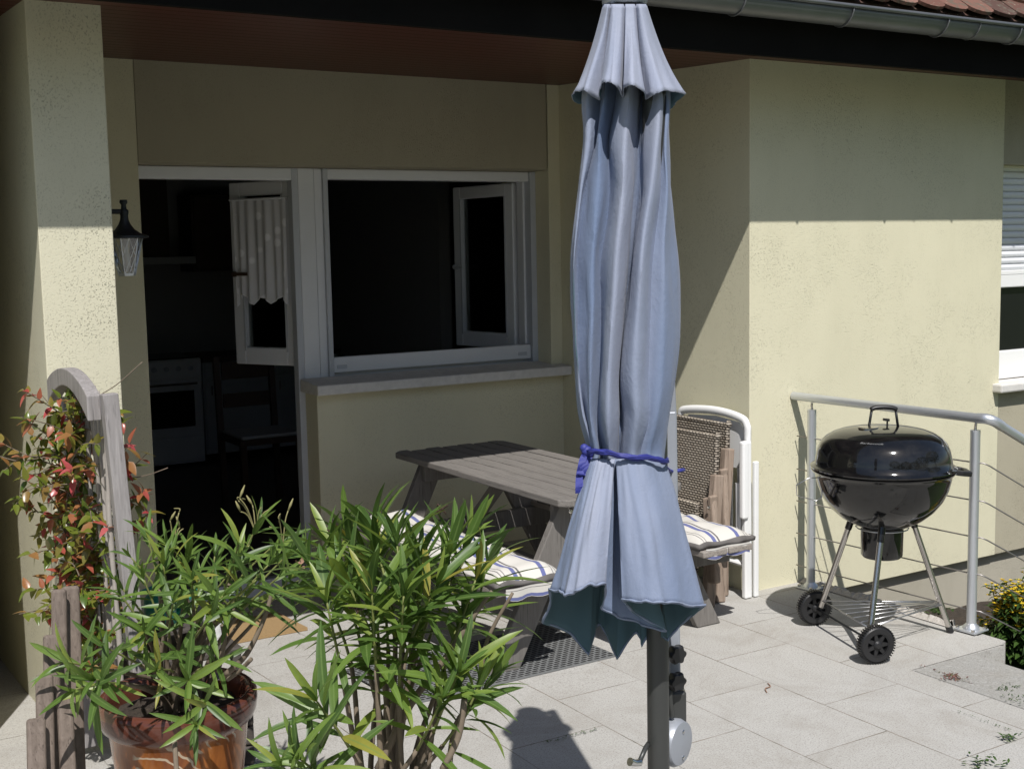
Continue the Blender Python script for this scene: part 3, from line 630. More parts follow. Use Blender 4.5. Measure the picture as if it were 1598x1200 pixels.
# ================================================================== GRILL
GC = Vector((4.02, 3.60, 0)); GR = 0.285; ZR = 0.745
gr = thing('kettle_grill', 'glossy black kettle barbecue on three steel legs standing by the railing', 'barbecue', (GC.x, GC.y, 0))
bowl = MB().lathe([(0.012, 0.487), (0.06, 0.491), (0.12, 0.507), (0.17, 0.535), (0.215, 0.575), (0.248, 0.620), (0.268, 0.667), (0.278, 0.710), (0.281, ZR-0.018), (0.292, ZR-0.012), (0.296, ZR-0.005), (0.290, ZR)], GC, 72).build('bowl', M['enamel'], gr, smooth='auto', angle=60)
lid = MB().lathe([(0.283, ZR+0.001), (0.297, ZR+0.003), (0.299, ZR+0.010), (0.290, ZR+0.016), (0.280, ZR+0.021), (0.277, ZR+0.050), (0.270, ZR+0.082), (0.257, ZR+0.111), (0.235, ZR+0.135), (0.205, ZR+0.153), (0.165, ZR+0.166), (0.115, ZR+0.174), (0.06, ZR+0.178), (0.0, ZR+0.179)], GC, 72, capt=False).build('lid', M['enamel'], gr, smooth='auto', angle=60)
vdir = Vector((0.8524, -0.5224, 0)).normalized()      # across the grill
fdir = Vector((-0.5224, -0.8524, 0)).normalized()
hz = ZR+0.170
m = MB()
for s_ in (-1, 1): m.tube([GC+vdir*0.062*s_+Vector((0, 0, hz)), GC+vdir*0.050*s_+Vector((0, 0, hz+0.080))], 0.0055, 8)
hd_ = m.build('lid_handle', M['black_iron'], lid, smooth=True)
MB().tube(curve([GC+vdir*x+Vector((0, 0, hz+0.080+dz)) for x, dz in ((-0.056, 0.0), (-0.035, 0.008), (0.0, 0.010), (0.035, 0.007), (0.056, -0.002))], 4), [0.008]+[0.0125]*15+[0.008], 10, flat=0.8).build('grip', M['black_plastic'], hd_, smooth=True)
vc = GC+vdir*(-0.07)+fdir*0.02+Vector((0, 0, ZR+0.178))
MB().lathe([(0.042, -0.004), (0.042, 0.003), (0.01, 0.006)], vc, 24).build('lid_vent', M['steel'], lid, smooth='auto')
MB().beam(GC+vdir*0.005-fdir*0.02+Vector((0, 0, hz+0.035)), GC+vdir*0.03-fdir*0.02+Vector((0, 0, hz+0.032)), 0.016, 0.010).tube([GC+vdir*0.022-fdir*0.02+Vector((0, 0, hz)), GC+vdir*0.022-fdir*0.02+Vector((0, 0, hz+0.03))], 0.004, 6).build('vent_tab', M['black_plastic'], lid)
# side handle on the right and the wire lid holder on the left
def ring(a, r, z): return GC + Vector((r*cos(a), r*sin(a), z))
ah = math.atan2(vdir.y, vdir.x) - 0.10
hs = MB()
rv = Vector((cos(ah), sin(ah), 0)); tv = Vector((-sin(ah), cos(ah), 0)); hc = GC+rv*0.283+Vector((0, 0, ZR-0.004))
hs.prism([(-0.075, 0), (-0.07, 0.03), (-0.045, 0.075), (0.045, 0.075), (0.07, 0.03), (0.075, 0), (0.045, 0.0), (0.036, 0.05), (-0.036, 0.05), (-0.045, 0.0)], hc+Vector((0, 0, 0.008)), tv, rv+Vector((0, 0, -0.18)), 0.022)
hs.build('side_handle', M['black_plastic'], bowl, bevel=0.006, seg=3)
al = math.atan2(-vdir.y, -vdir.x) + 0.12; rl = Vector((cos(al), sin(al), 0)); up = Vector((0, 0, 1)); p0 = GC+rl*0.275+up*(ZR-0.028)
MB().tube([p0, p0+rl*0.048+up*0.000, p0+rl*0.103-up*0.028, p0+rl*0.100-up*0.072, p0+rl*0.015-up*0.100-fdir*0.005, p0-rl*0.008-up*0.085, p0-rl*0.010-up*0.02], 0.0022, 6).build('lid_holder', M['wire'], bowl, smooth=True)
# lettering on the lid, wrapped on the dome
def text_mesh(txt, size, name, mat, parent, mapf, extr=0.0004, shear=0.25):
    cu = bpy.data.curves.new('lettering', 'FONT'); cu.body = txt; cu.size = size; cu.align_x = 'CENTER'; cu.shear = shear; cu.extrude = extr; cu.resolution_u = 3
    to = bpy.data.objects.new('lettering', cu); COL.objects.link(to); me = bpy.data.meshes.new_from_object(to)
    m = MB(); m.v = [mapf(v.co) for v in me.vertices]; m.f = [tuple(p.vertices) for p in me.polygons]; m.mi = [0]*len(m.f)
    bpy.data.objects.remove(to); bpy.data.curves.remove(cu); return m.build(name, mat, parent)
a0 = math.atan2(-vdir.y*0.47+fdir.y*0.88, -vdir.x*0.47+fdir.x*0.88)
def lidmap(co):
    a = a0 + co.x/0.24; t = co.y/0.055
    r, z = 0.2345+(0.206-0.2345)*t, ZR+0.1355+(0.0175)*t
    return GC + Vector((r*cos(a), r*sin(a), z)) + Vector((cos(a)*.62, sin(a)*.62, .78))*(0.0018+co.z)
text_mesh('Barbecook', 0.022, 'lettering', M['dullprint'], lid, lidmap)
MB().lathe([(0.078, 0.365), (0.086, 0.375), (0.088, 0.455), (0.088, 0.490), (0.092, 0.494), (0.092, 0.502)], GC, 40).build('ash_catcher', M['enamel'], gr, smooth='auto')
MB().tube([ring(k*pi/8, 0.108, 0.492) for k in range(16)], 0.003, 6, closed=True).build('ash_ring', M['wire'], gr, smooth=True)
W1, W2 = Vector((3.775, 3.405, 0.080)), Vector((3.945, 3.915, 0.080)); axd = (W2-W1).normalized()
legs = ((GC+Vector((-0.105, -0.095, 0.530)), W1+axd*0.055+Vector((0.004, 0, 0.018))), (GC+Vector((-0.035, 0.130, 0.530)), W2-axd*0.060+Vector((0.0, 0, 0.02))), (GC+Vector((0.135, -0.030, 0.545)), Vector((4.335, 3.500, 0.022))))
for i, (a, b) in enumerate(legs):
    d = (b-a).normalized(); lg = MB().tube([a+d*0.04, a.lerp(b, 0.9), b], 0.0125, 14).build('leg', M['steel'], gr, smooth='auto')
    MB().tube([a-d*0.02, a+d*0.07], 0.0150, 14).build('leg_socket', M['enamel'], lg, smooth='auto')
    if i == 2: MB().tube([b-d*0.008, b+d*0.02], 0.0155, 14).build('foot_cap', M['black_plastic'], lg, smooth='auto')
MB().tube([W1-axd*0.02, W2+axd*0.02], 0.005, 8).build('axle', M['black_iron'], gr, smooth=True)
def wheel(c, d):
    R = d.to_track_quat('Z', 'Y').to_matrix()
    ty = MB().lathe([(0.050, -0.019), (0.068, -0.020), (0.0745, -0.013), (0.0755, 0), (0.0745, 0.013), (0.068, 0.020), (0.050, 0.019)], c, 48, d, capb=False, capt=False)
    for k in range(44):
        a = 2*pi*k/44
        for side in (-1, 1): ty.box(c+R@Vector((0.0765*cos(a+side*0.035), 0.0765*sin(a+side*0.035), side*0.009)), (0.005, 0.0055, 0.018), R@Matrix.Rotation(a, 3, 'Z'))
    w = ty.build('tyre', M['black_plastic'], None)
    w.parent = gr; w.location = -gr.location; w.name = 'wheel'
    h = MB().lathe([(0.0515, -0.016), (0.0515, 0.0175), (0.045, 0.018), (0.045, -0.016)], c, 36, d, capb=False, capt=False)
    for k in range(7):
        a = 2*pi*k/7; e = Vector((cos(a), sin(a), 0)); t = Vector((-sin(a), cos(a), 0)); p = [e*0.012-t*0.010, e*0.047-t*0.0055, e*0.047+t*0.0055, e*0.012+t*0.010]
        b = len(h.v); h.v += [c+R@(q+Vector((0, 0, -0.014))) for q in p]+[c+R@(q+Vector((0, 0, 0.015))) for q in p]
        for f in ((3, 2, 1, 0), (4, 5, 6, 7), (0, 1, 5, 4), (1, 2, 6, 5), (2, 3, 7, 6), (3, 0, 4, 7)): h.face([b+i for i in f])
    h.lathe([(0.018, -0.017), (0.018, 0.019), (0.012, 0.026), (0.0, 0.028)], c, 20, d, capt=False)
    h.lathe([(0.046, -0.006), (0.046, -0.004)], c, 24, d)
    h.build('rim', M['black_plastic'], w)
wheel(W1, -axd); wheel(W2, -axd)
m = MB(); A, B = legs[0][1]+Vector((0, 0, .03)), legs[1][1]+Vector((0, 0, .03)); Cc = legs[2][1]+(legs[2][0]-legs[2][1])*0.22
for k in range(7): m.tube([A.lerp(B, 0.04+0.92*k/6), Cc.lerp(A.lerp(B, k/6), 0.03)+(B-A).normalized()*(k-3)*0.008], 0.0021, 6)
m.tube([A, B], 0.003, 6); m.tube([A.lerp(Cc, .5), B.lerp(Cc, .5)], 0.0021, 6); m.tube([A, Cc], 0.0025, 6); m.tube([B, Cc], 0.0025, 6)
m.build('bottom_rack', M['wire'], gr, smooth=True)

# ================================================================== RAILING
rl_ = thing('metal_railing', 'brushed aluminium railing with five cables beside the black barbecue', 'railing', (4.39, 3.9, 0))
PA, PB = Vector((4.357, 4.35, 0)), Vector((4.427, 3.458, 0)); rd = (PB-PA).normalized()
top0, top1 = Vector((4.345, 4.466, 0.948)), Vector((4.43, 3.42, 0.938)); dn = Vector((1, -0.02, -0.50)).normalized()
hr = MB().tube([top0, top1], 0.0205, 20).build('handrail', M['alu'], rl_, smooth='auto')
MB().tube(curve([top1+Vector((-.002, .03, 0)), top1+Vector((0.003, -0.01, 0.001)), top1+Vector((0.028, -0.032, -0.010)), top1+Vector((0.03, -0.032, -0.012))+dn*0.05], 6), 0.0225, 20).build('elbow', M['alu'], hr, smooth='auto')
e0 = top1+Vector((0.03, -0.032, -0.012))
MB().tube([e0+dn*0.03, e0+dn*1.5], 0.0205, 20).build('stair_handrail', M['alu'], hr, smooth='auto')
PC = Vector((5.75, 3.36, -0.70))
def rpost(p, h, z0):
    q = Vector((p.x, p.y, z0))
    po = MB().tube([q, q+Vector((0, 0, h))], 0.0212, 24).build('post', M['alu'], rl_, smooth='auto')
    MB().lathe([(0.036, 0.008), (0.033, 0.022), (0.024, 0.030), (0.0215, 0.036)], q, 24).build('collar', M['alu'], po, smooth='auto')
    MB().box(q+Vector((0, 0, 0.006)), (0.105, 0.105, 0.008), rotm(rz=0.08)).build('base_plate', M['alu'], po, bevel=0.002)
    for sx, sy in ((-1, -1), (-1, 1), (1, -1), (1, 1)): MB().lathe([(0.008, 0.010), (0.008, 0.018), (0.004, 0.020)], q+Vector((sx*0.040, sy*0.040, 0)), 6).build('bolt', M['steel'], po)
    t = q+Vector((0, 0, h)); MB().tube(curve([t, t+Vector((0, 0, 0.012)), t+Vector((-0.012, -0.01, 0.020)), t+Vector((-0.012, -0.012, 0.036))], 4), 0.006, 8).build('bracket', M['steel'], po, smooth=True)
rpost(PA, 0.89, 0.0); rpost(PB, 0.882, 0.004); rpost(PC, 0.90, -0.62)
for k, z in enumerate((0.095, 0.257, 0.42, 0.58, 0.745)):
    MB().tube([PA+Vector((0, 0.10, z+.004)), PA+Vector((0, 0, z+.004)), PB+Vector((0, 0, z)), PB+rd*0.035+Vector((0.01, 0, z)), PB+rd*0.05+Vector((0.03, 0, z-0.012)), PC+Vector((0, 0, z+0.02))], 0.0032, 8).build('cable', M['cable'], rl_, smooth=True)

# ================================================================== PICNIC TABLE
TX0, TX1, TY0, TY1, TZ = 2.70, 3.34, 4.06, 5.60, 0.690
tb = thing('picnic_table', 'weathered grey wooden picnic table with attached benches, half in the shade', 'picnic table', (3.02, 4.8, 0))
rnd = random.Random(2); nb = 7; bw = (TX1-TX0)/nb
for i in range(nb):
    x0 = TX0+bw*i+0.0045; e0, e1 = TY0+rnd.uniform(-.004, .004), TY1+rnd.uniform(-.02, .012)
    m = MB()
    if i in (0, nb-1):
        sgn = 0 if i == 0 else 1; c_ = 0.035; xa, xb = x0, x0+bw-0.009
        pts = [(xa, e0+(c_ if sgn == 0 else 0)), (xa+(c_ if sgn == 0 else 0), e0), (xb-(c_ if sgn else 0), e0), (xb, e0+(c_ if sgn else 0)), (xb, e1-(c_ if sgn else 0)), (xb-(c_ if sgn else 0), e1), (xa+(c_ if sgn == 0 else 0), e1), (xa, e1-(c_ if sgn == 0 else 0))]
        m.prism(pts, (0, 0, TZ-0.030), (1, 0, 0), (0, 1, 0), 0.030)
    else: m.bb(x0, x0+bw-0.009, e0, e1, TZ-0.030, TZ)
    m.build('top_board', M['greyteak'] if 0 else M['tabletop'] if 'tabletop' in M else M['greyteak'], tb, bevel=0.005, loc=(x0, (e0+e1)/2, TZ))
def aframe(y, s):
    for sx in (-1, 1):
        a = Vector((3.02+sx*0.185, y, TZ-0.032)); b = Vector((3.02+sx*0.535, y, gz(3.02+sx*0.5, y)+0.002))
        d = (b-a).normalized(); w = 0.118; k = w/abs(d.z)
        pts = [(a.x-k/2, a.z), (a.x+k/2, a.z), (b.x+k/2, b.z), (b.x-k/2, b.z)]
        MB().prism([(p[0], p[1]) for p in pts], (0, y+0.018, 0), (1, 0, 0), (0, 0, 1), 0.036).build('leg', M['tableleg'], tb, bevel=0.004, loc=(a.x, y, TZ))
        MB().lathe([(0.011, 0), (0.011, 0.003), (0.006, 0.006)], (a.x+d.x*0.045, y-0.018*s, a.z+d.z*0.045), 10, Vector((0, -s, 0))).build('bolt', M['steel'], tb)
    y2 = y+0.037*s
    MB().bb(2.76, 3.28, y2-0.018, y2+0.018, TZ-0.125, TZ-0.031).build('top_bearer', M['tableleg'], tb, bevel=0.004)
    MB().bb(2.33, 3.71, y2-0.018, y2+0.018, 0.265, 0.360).build('bench_bearer', M['tableleg'], tb, bevel=0.004)
aframe(4.19, 1); aframe(5.42, -1)
MB().beam((3.02, 4.25, 0.33), (3.02, 4.62, TZ-0.04), 0.07, 0.035).build('brace', M['tableleg'], tb, bevel=0.003)
MB().beam((3.02, 5.36, 0.33), (3.02, 4.99, TZ-0.04), 0.07, 0.035).build('brace', M['tableleg'], tb, bevel=0.003)
MB().bb(2.99, 3.05, 4.1, 5.5, 0.20, 0.264).build('stretcher', M['tableleg'], tb, bevel=0.004)
for x0 in (2.36, 2.505, 3.395, 3.54): MB().bb(x0, x0+0.135, 4.02, 5.60, 0.361, 0.389).build('bench_board', M['greyteak'], tb, bevel=0.005, loc=(x0, 4.8, 0.375))
def cushion(x0, x1, y0, y1, z, label, seed):
    t = thing('bench_cushion', label, 'cushion', ((x0+x1)/2, (y0+y1)/2, z), 'striped cushions on the picnic benches')
    m = MB(); nx, ny = 26, 70; acr = []; rnd = random.Random(seed); ph = rnd.uniform(0, 6)
    def hgt(u, v):
        e = min(u, 1-u)*2; ev = min(v, 1-v)*(y1-y0)/(x1-x0)*2
        h = 0.043*(min(1, e*2.2)**0.5)*(min(1, ev*2.2)**0.5)
        d = abs((v*3.0+0.02) % 1.0 - 0.5); h *= 0.62+0.38*min(1, (0.5-d)*7) if d > 0.36 else 1
        return h + 0.006*sin(u*9+v*14+ph)*min(1, e*3) + 0.004*sin(v*47+ph)*min(1, e*3)
    for i in range(nx+1):
        for j in range(ny+1):
            u, v = i/nx, j/ny; cx = 0.012*sin(v*21+ph)
            m.v.append(Vector((x0+(x1-x0)*u+cx, y0+(y1-y0)*v+0.01*sin(u*7), z+0.026+hgt(u, v)))); acr.append(u)
    for i in range(nx):
        for j in range(ny): a = i*(ny+1)+j; m.face((a, a+ny+1, a+ny+2, a+1))
    m.attr['across'] = ('FLOAT', acr); top = m.build('cushion_top', M['stripe'], t, smooth=True)
    m = MB(); path = []
    for j in range(ny+1): path.append((0, j/ny))
    for i in range(1, nx+1): path.append((i/nx, 1))
    for j in range(ny-1, -1, -1): path.append((1, j/ny))
    for i in range(nx-1, 0, -1): path.append((i/nx, 0))
    N = len(path)
    for k, (u, v) in enumerate(path):
        cx = 0.012*sin(v*21+ph); x = x0+(x1-x0)*u+cx; y = y0+(y1-y0)*v+0.01*sin(u*7); o = Vector((u-0.5, (v-0.5), 0)); 
        ox = (1 if u > .99 else -1 if u < .01 else 0); oy = (1 if v > .99 else -1 if v < .01 else 0)
        wob = 0.003*sin(k*0.8)
        for zz, ex in ((0.027+hgt(u, v), 0.002), (0.020, 0.010+wob), (0.004, 0.008+wob), (0.002, -0.02)): m.v.append(Vector((x+ox*ex, y+oy*ex, z+zz)))
    for k in range(N):
        k2 = (k+1) % N
        for q in range(3): m.face((k*4+q, k*4+q+1, k2*4+q+1, k2*4+q))
    m.build('cushion_side', M['piping'], t, smooth=True)
    # tie ribbons and a turned down corner flap at the near end
    m = MB(); f0 = Vector((x0+0.03, y0-0.012, z+0.01)); nxx = 10
    for i in range(nxx+1):
        u = i/nxx
        for j in range(4): m.v.append(f0+Vector(((x1-x0-0.06)*u, -0.012-0.006*sin(u*9), -0.014*j-0.012*abs(sin(u*7))*j/3)))
    for i in range(nxx):
        for j in range(3): a = i*4+j; m.face((a, a+1, a+5, a+4))
    m.attr['across'] = ('FLOAT', [0.10+0.25*(j/3) for i in range(nxx+1) for j in range(4)])
    m.build('flap', M['stripe'], t, smooth=True)
cushion(2.355, 2.655, 4.01, 5.34, 0.390, 'striped cushion on the left bench behind the leafy oleander', 1)
cushion(3.385, 3.69, 4.05, 5.30, 0.390, 'striped cushion on the right bench showing right of the parasol skirt', 4)
rm = MB(); xs3 = [1.98+0.07*i for i in range(15)]; ys3 = [4.08+0.07*i for i in range(9)]
b0 = len(rm.v); grid(rm, xs3, ys3, lambda x, y: gz(x, y)+0.010)
x_, X_, y_, Y_ = xs3[0], xs3[-1], ys3[0], ys3[-1]
for (a, b, c, d) in ((x_, X_, y_-0.006, y_), (X_, X_+0.006, y_, Y_)): rm.v += [Vector((p, q, gz(p, q)+h)) for h in (0.001, 0.010) for p, q in ((a, c), (b, c), (b, d), (a, d))]; k = len(rm.v)-8; [rm.face([k+i for i in f]) for f in ((4, 5, 6, 7), (0, 1, 5, 4), (1, 2, 6, 5), (3, 0, 4, 7))]
tag(rm.build('rubber_mat', M['ringmat'], loc=(2.5, 4.7, 0)), 'dark grey perforated rubber mat lying under the picnic table', 'mat')
dm = MB(); grid(dm, [1.50+0.08*i for i in range(9)], [5.42+0.05*i for i in range(9)], lambda x, y: gz(x, y)+0.016)
dmo = dm.build('doormat', M['coir'], loc=(1.8, 5.6, 0)); sd = dmo.modifiers.new('s', 'SOLIDIFY'); sd.thickness = 0.014; sd.offset = -1
dmo.rotation_euler = (0, 0, 0); tag(dmo, 'plain tan coir doormat lying in front of the open kitchen door', 'doormat')

# ================================================================== FOLDED CHAIRS against the return wall
# white plastic folding armchair, folded flat, its planes parallel to the wall
wc = thing('folded_white_chair', 'white plastic folding armchair, folded, standing nearest the corner of the wall', 'folding chair', (3.97, 4.62, 0))
Xw = 4.005
bp = MB(); pts = curve([(Xw, 4.93, 0.30), (Xw, 4.93, 0.70), (Xw, 4.92, 0.835), (Xw, 4.87, 0.868), (Xw, 4.65, 0.885), (Xw, 4.47, 0.868), (Xw, 4.425, 0.835), (Xw, 4.42, 0.76), (Xw, 4.425, 0.28)], 6)
bp.tube(pts, 0.021, 10, flat=0.75).build('backrest_frame', M['white_plastic'], wc, smooth='auto')
m = MB(); m.prism([(4.91, 0.62), (4.91, 0.80), (4.86, 0.845), (4.65, 0.86), (4.48, 0.845), (4.44, 0.80), (4.44, 0.62)], (Xw+0.004, 0, 0), (0, 1, 0), (0, 0, 1), 0.007).build('backrest_panel', M['white_plastic'], wc)
for k in range(7):
    y = 4.475+0.065*k; MB().bb(Xw-0.006, Xw+0.006, y-0.014, y+0.014, 0.20, 0.62).build('backrest_slat', M['white_plastic'], wc, bevel=0.004, seg=2)
MB().beam((3.985, 4.40, 0.003), (3.975, 4.395, 0.765), 0.045, 0.028, (0, 1, 0)).build('front_leg', M['white_plastic'], wc, bevel=0.007, seg=3)
MB().bb(3.935, 3.975, 4.372, 4.405, 0.395, 0.770).build('armrest', M['white_plastic'], wc, bevel=0.011, seg=3)
MB().beam((4.035, 4.395, 0.003), (4.030, 4.39, 0.665), 0.028, 0.020, (0, 1, 0)).build('rear_leg', M['white_plastic'], wc, bevel=0.005)
MB().beam((3.985, 4.94, 0.003), (3.985, 4.935, 0.74), 0.04, 0.028, (0, 1, 0)).build('front_leg', M['white_plastic'], wc, bevel=0.007, seg=3)
MB().tube([(3.985, 4.40, 0.165), (3.985, 4.93, 0.165)], 0.020, 10, flat=0.7).build('leg_rail', M['white_plastic'], wc, smooth='auto')
MB().tube(curve([(3.965, 4.44, 0.56), (3.965, 4.44, 0.30), (3.965, 4.48, 0.25), (3.965, 4.86, 0.25), (3.965, 4.90, 0.30), (3.965, 4.90, 0.56)], 5), 0.017, 10, flat=0.8).build('seat_frame', M['white_plastic'], wc, smooth='auto')
def wicker_chair(dx, dy, ztop, lean, label, armz):
    t = thing('folded_wicker_chair', label, 'folding chair', (3.86+dx, 4.62+dy, 0), 'brown wicker folding armchairs leaning on the wall')
    x = 3.86+dx; y0, y1 = 4.40+dy, 4.93+dy; R = rotm(ry=lean)
    def leanp(y, z, o=0): return (x+lean*z+o, y, z)
    def panel(z0, z1, ya, yb, o, nm):
        m = MB(); c = Vector(((x+lean*(z0+z1)/2+o), (ya+yb)/2, (z0+z1)/2))
        m.box(c, (0.022, yb-ya, z1-z0), R); p = m.build(nm, M['wicker'], t, bevel=0.009, seg=3, loc=c)
        m = MB(); e = curve([leanp(ya+.004, z0+.005, o), leanp(ya+.004, z1-.03, o), leanp(ya+.03, z1-.003, o), leanp(yb-.03, z1-.003, o), leanp(yb-.004, z1-.03, o), leanp(yb-.004, z0+.005, o)], 5)
        for q in range(0): pass
        m.tube(e, 0.014, 8).build('woven_edge', M['wicker'], p, smooth=True, loc=c)
        return p
    panel(ztop-0.50, ztop, y0, y1, 0, 'backrest'); panel(0.13, ztop-0.335, y0+0.09, y1-0.02, -0.035, 'seat')
    for s_, yy in ((0, y0-0.016), (1, y1+0.016)):
        MB().beam((x-0.075, yy-0.03*(1-s_), 0.003), (x+0.01, yy, armz), 0.042, 0.056, (1, 0, 0)).build('front_leg', M['teak'], t, bevel=0.006, loc=(x, yy, 0.4))
        MB().beam((x+0.012, yy+0.03, 0.003), (x-0.035, yy-0.022, armz-0.09), 0.024, 0.046, (1, 0, 0)).build('rear_leg', M['teak'], t, bevel=0.006, loc=(x, yy, 0.4))
        MB().box((x-0.048, yy-0.028*(1-s_), armz-0.30), (0.036, 0.075, 0.40), rotm(ry=0.10, rx=-0.18)).build('armrest', M['teak'], t, bevel=0.012, seg=3, loc=(x-0.045, yy, armz-0.28))
        MB().lathe([(0.009, 0), (0.009, 0.004), (0.005, 0.007)], (x-0.066, yy-0.03, armz-0.14), 10, Vector((-1, 0, 0))).build('bolt', M['steel'], t)
wicker_chair(0.045, 0.075, 0.838, 0.03, 'brown wicker folding chair right in front of the white one', 0.73)
wicker_chair(-0.055, 0.035, 0.795, 0.03, 'brown wicker folding chair with weathered arms, foremost of the stack', 0.62)

# ================================================================== PARASOL
D0 = 2.73
pu = thing('folded_parasol', 'large faded blue cantilever parasol, folded and tied with a dark blue ribbon', 'parasol', (1.80, 2.33, 0))
def catmull_loop(rows, sub):
    'rows: lists of equally many Vectors; smooth down the rows'
    out = []
    for i in range(len(rows)-1):
        A, B, C_, D = rows[max(i-1, 0)], rows[i], rows[i+1], rows[min(i+2, len(rows)-1)]
        for k in range(sub): out.append([crom(a, b, c, d, k/sub) for a, b, c, d in zip(A, B, C_, D)])
    out.append(rows[-1]); return out
def smooth_ring(pts, sub, sharp, tens=1.0):
    'closed ring: points flagged sharp stay creased, the others are rounded'
    N = len(pts); o = []
    for i in range(N):
        a, b, c, d = pts[i-1], pts[i], pts[(i+1) % N], pts[(i+2) % N]
        if sharp[i]: a = b - (c-b)*0.6
        if sharp[(i+1) % N]: d = c + (c-b)*0.6
        for k in range(sub): o.append(crom(a, b, c, d, k/sub))
    return o
cols = [ # v, then u of the front points from the left outline to the right outline
 (120, (913, 922, 934, 947, 962, 981, 995, 1003, 1010, 1026, 1036, 1039, 1041)),
 (157, (906, 918, 932, 946, 961, 981, 996, 1003, 1011, 1030, 1040, 1043, 1045)),
 (220, (906, 917, 927, 937, 949, 974, 990, 996, 1005, 1025, 1036, 1040, 1043)),
 (295, (900, 908, 916, 934, 951, 971, 990, 995, 1002, 1016, 1031, 1042, 1048)),
 (395, (891, 898, 906, 923, 939, 961, 982, 985, 988, 1001, 1016, 1038, 1056)),
 (490, (890, 897, 904, 920, 935, 955, 974, 976, 979, 995, 1012, 1036, 1058)),
 (585, (898, 903, 909, 920, 931, 949, 966, 967, 969, 988, 1008, 1032, 1053)),
 (650, (905, 910, 916, 922, 930, 948, 966, 969, 975, 992, 1008, 1026, 1043)),
 (700, (919, 923, 927, 932, 938, 950, 963, 966, 972, 985, 998, 1016, 1036)),
 (716, (919, 922, 926, 932, 938, 950, 962, 966, 972, 985, 998, 1018, 1036))]
dep = (0.0, -.055, -.026, -.075, -.034, -.118, -.064, -.022, -.070, -.118, -.062, -.072, 0.0)
dscale = (0.75, .78, .85, .92, 1, 1, .95, .85, .62, .60)
shp = (0, 0, 1, 0, 1, 0, 1, 1, 1, 0, 1, 0, 0, 0, 0, 0, 0)
ringsS = []
for (v, us), ds in zip(cols, dscale):
    r = [at(u, v + (u-979)*0.012, D0+d*ds) for u, d in zip(us, dep)]
    L_, R_ = us[0], us[-1]; c_ = (L_+R_)/2
    r += [at(R_-8, v, D0+.06*ds), at(c_+25, v, D0+.105*ds), at(c_-25, v, D0+.105*ds), at(L_+8, v, D0+.06*ds)]
    ringsS.append(r)
rows = catmull_loop(ringsS, 9)
SUB = 6; m = MB(); fade = []; rnd = random.Random(6)
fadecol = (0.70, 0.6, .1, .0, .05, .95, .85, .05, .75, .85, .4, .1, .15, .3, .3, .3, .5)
from mathutils import noise as mn
ringpts = []
for ri, r in enumerate(rows):
    ring_ = smooth_ring(r, SUB, shp); ringpts.append(ring_)
    cen = sum(ring_, Vector((0, 0, 0)))/len(ring_); t_ = ri/(len(rows)-1)
    gather = math.exp(-((t_-0.93)/0.10)**2) + 0.5*math.exp(-((t_-0.12)/0.08)**2)
    for k, p in enumerate(ring_):
        nrm = (p-cen); nrm.z = 0; nrm.normalize(); a = 2*pi*k/len(ring_)
        w = mn.noise(Vector((a*2.2, p.z*3.0, 1.7)))*0.010 + mn.noise(Vector((a*5.0, p.z*7.5, 4.2)))*0.006 + gather*0.006*mn.noise(Vector((a*9, p.z*14, 9)))
        m.v.append(p + nrm*w)
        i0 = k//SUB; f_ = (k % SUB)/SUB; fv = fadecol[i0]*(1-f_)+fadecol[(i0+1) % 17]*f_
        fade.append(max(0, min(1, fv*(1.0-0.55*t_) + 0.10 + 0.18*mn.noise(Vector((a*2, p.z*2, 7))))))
NR = 17*SUB
for i in range(len(rows)-1):
    for k in range(NR): k2 = (k+1) % NR; m.face((i*NR+k, (i+1)*NR+k, (i+1)*NR+k2, i*NR+k2))
# skirt below the ribbon: (top u, top depth, hem u, hem v, hem depth, sharp, fade)
SK = [(919, 0, 846, 973, .02, 1, .35), (921, -.03, 858, 921, -.05, 1, .35), (926, -.05, 872, 926, -.09, 0, .3), (931, -.06, 885, 931, -.125, 1, .75), (940, -.07, 903, 922, -.135, 0, .95), (951, -.07, 922, 915, -.145, 0, .85), (960, -.065, 945, 913, -.12, 1, .8),
      (957, -.05, 940, 950, -.03, 1, .3), (962, -.045, 962, 963, -.01, 0, .2), (968, -.045, 1000, 975, -.01, 0, .2), (974, -.05, 1036, 986, -.03, 1, .2), (962, -.055, 985, 955, -.07, 1, .3),
      (961, -.075, 971, 937, -.125, 1, .4), (975, -.085, 1000, 941, -.15, 0, .55), (990, -.085, 1030, 942, -.165, 0, .45), (1008, -.070, 1062, 945, -.13, 0, .35), (1037, 0, 1099, 948, -.05, 1, .35),
      (1030, .03, 1064, 975, .05, 0, .2), (1012, .05, 1042, 1001, .03, 1, .2), (1000, .06, 1018, 990, .08, 0, .2), (990, .065, 1003, 1008, .09, 1, .3), (980, .07, 990, 990, .10, 0, .3), (970, .07, 963, 1029, .07, 1, .4), (960, .07, 942, 985, .12, 0, .3), (950, .07, 930, 980, .11, 0, .3), (940, .06, 917, 1022, .07, 1, .2), (930, .04, 880, 985, .07, 0, .3)]
def skrow(t):
    o = []
    for (u0, d0, u1, v1, d1, s_, f_) in SK:
        e = t**0.92; v0 = 716; b = 0.012*sin(pi*t)
        o.append(at(u0+(u1-u0)*e, v0+(v1-v0)*t, D0+d0+(d1-d0)*t-(b if d1 < 0 else -b)))
    return o
base = len(m.v); SN = 7; NS = len(SK)*SN; T_ = 22
shk = [s_[5] for s_ in SK]
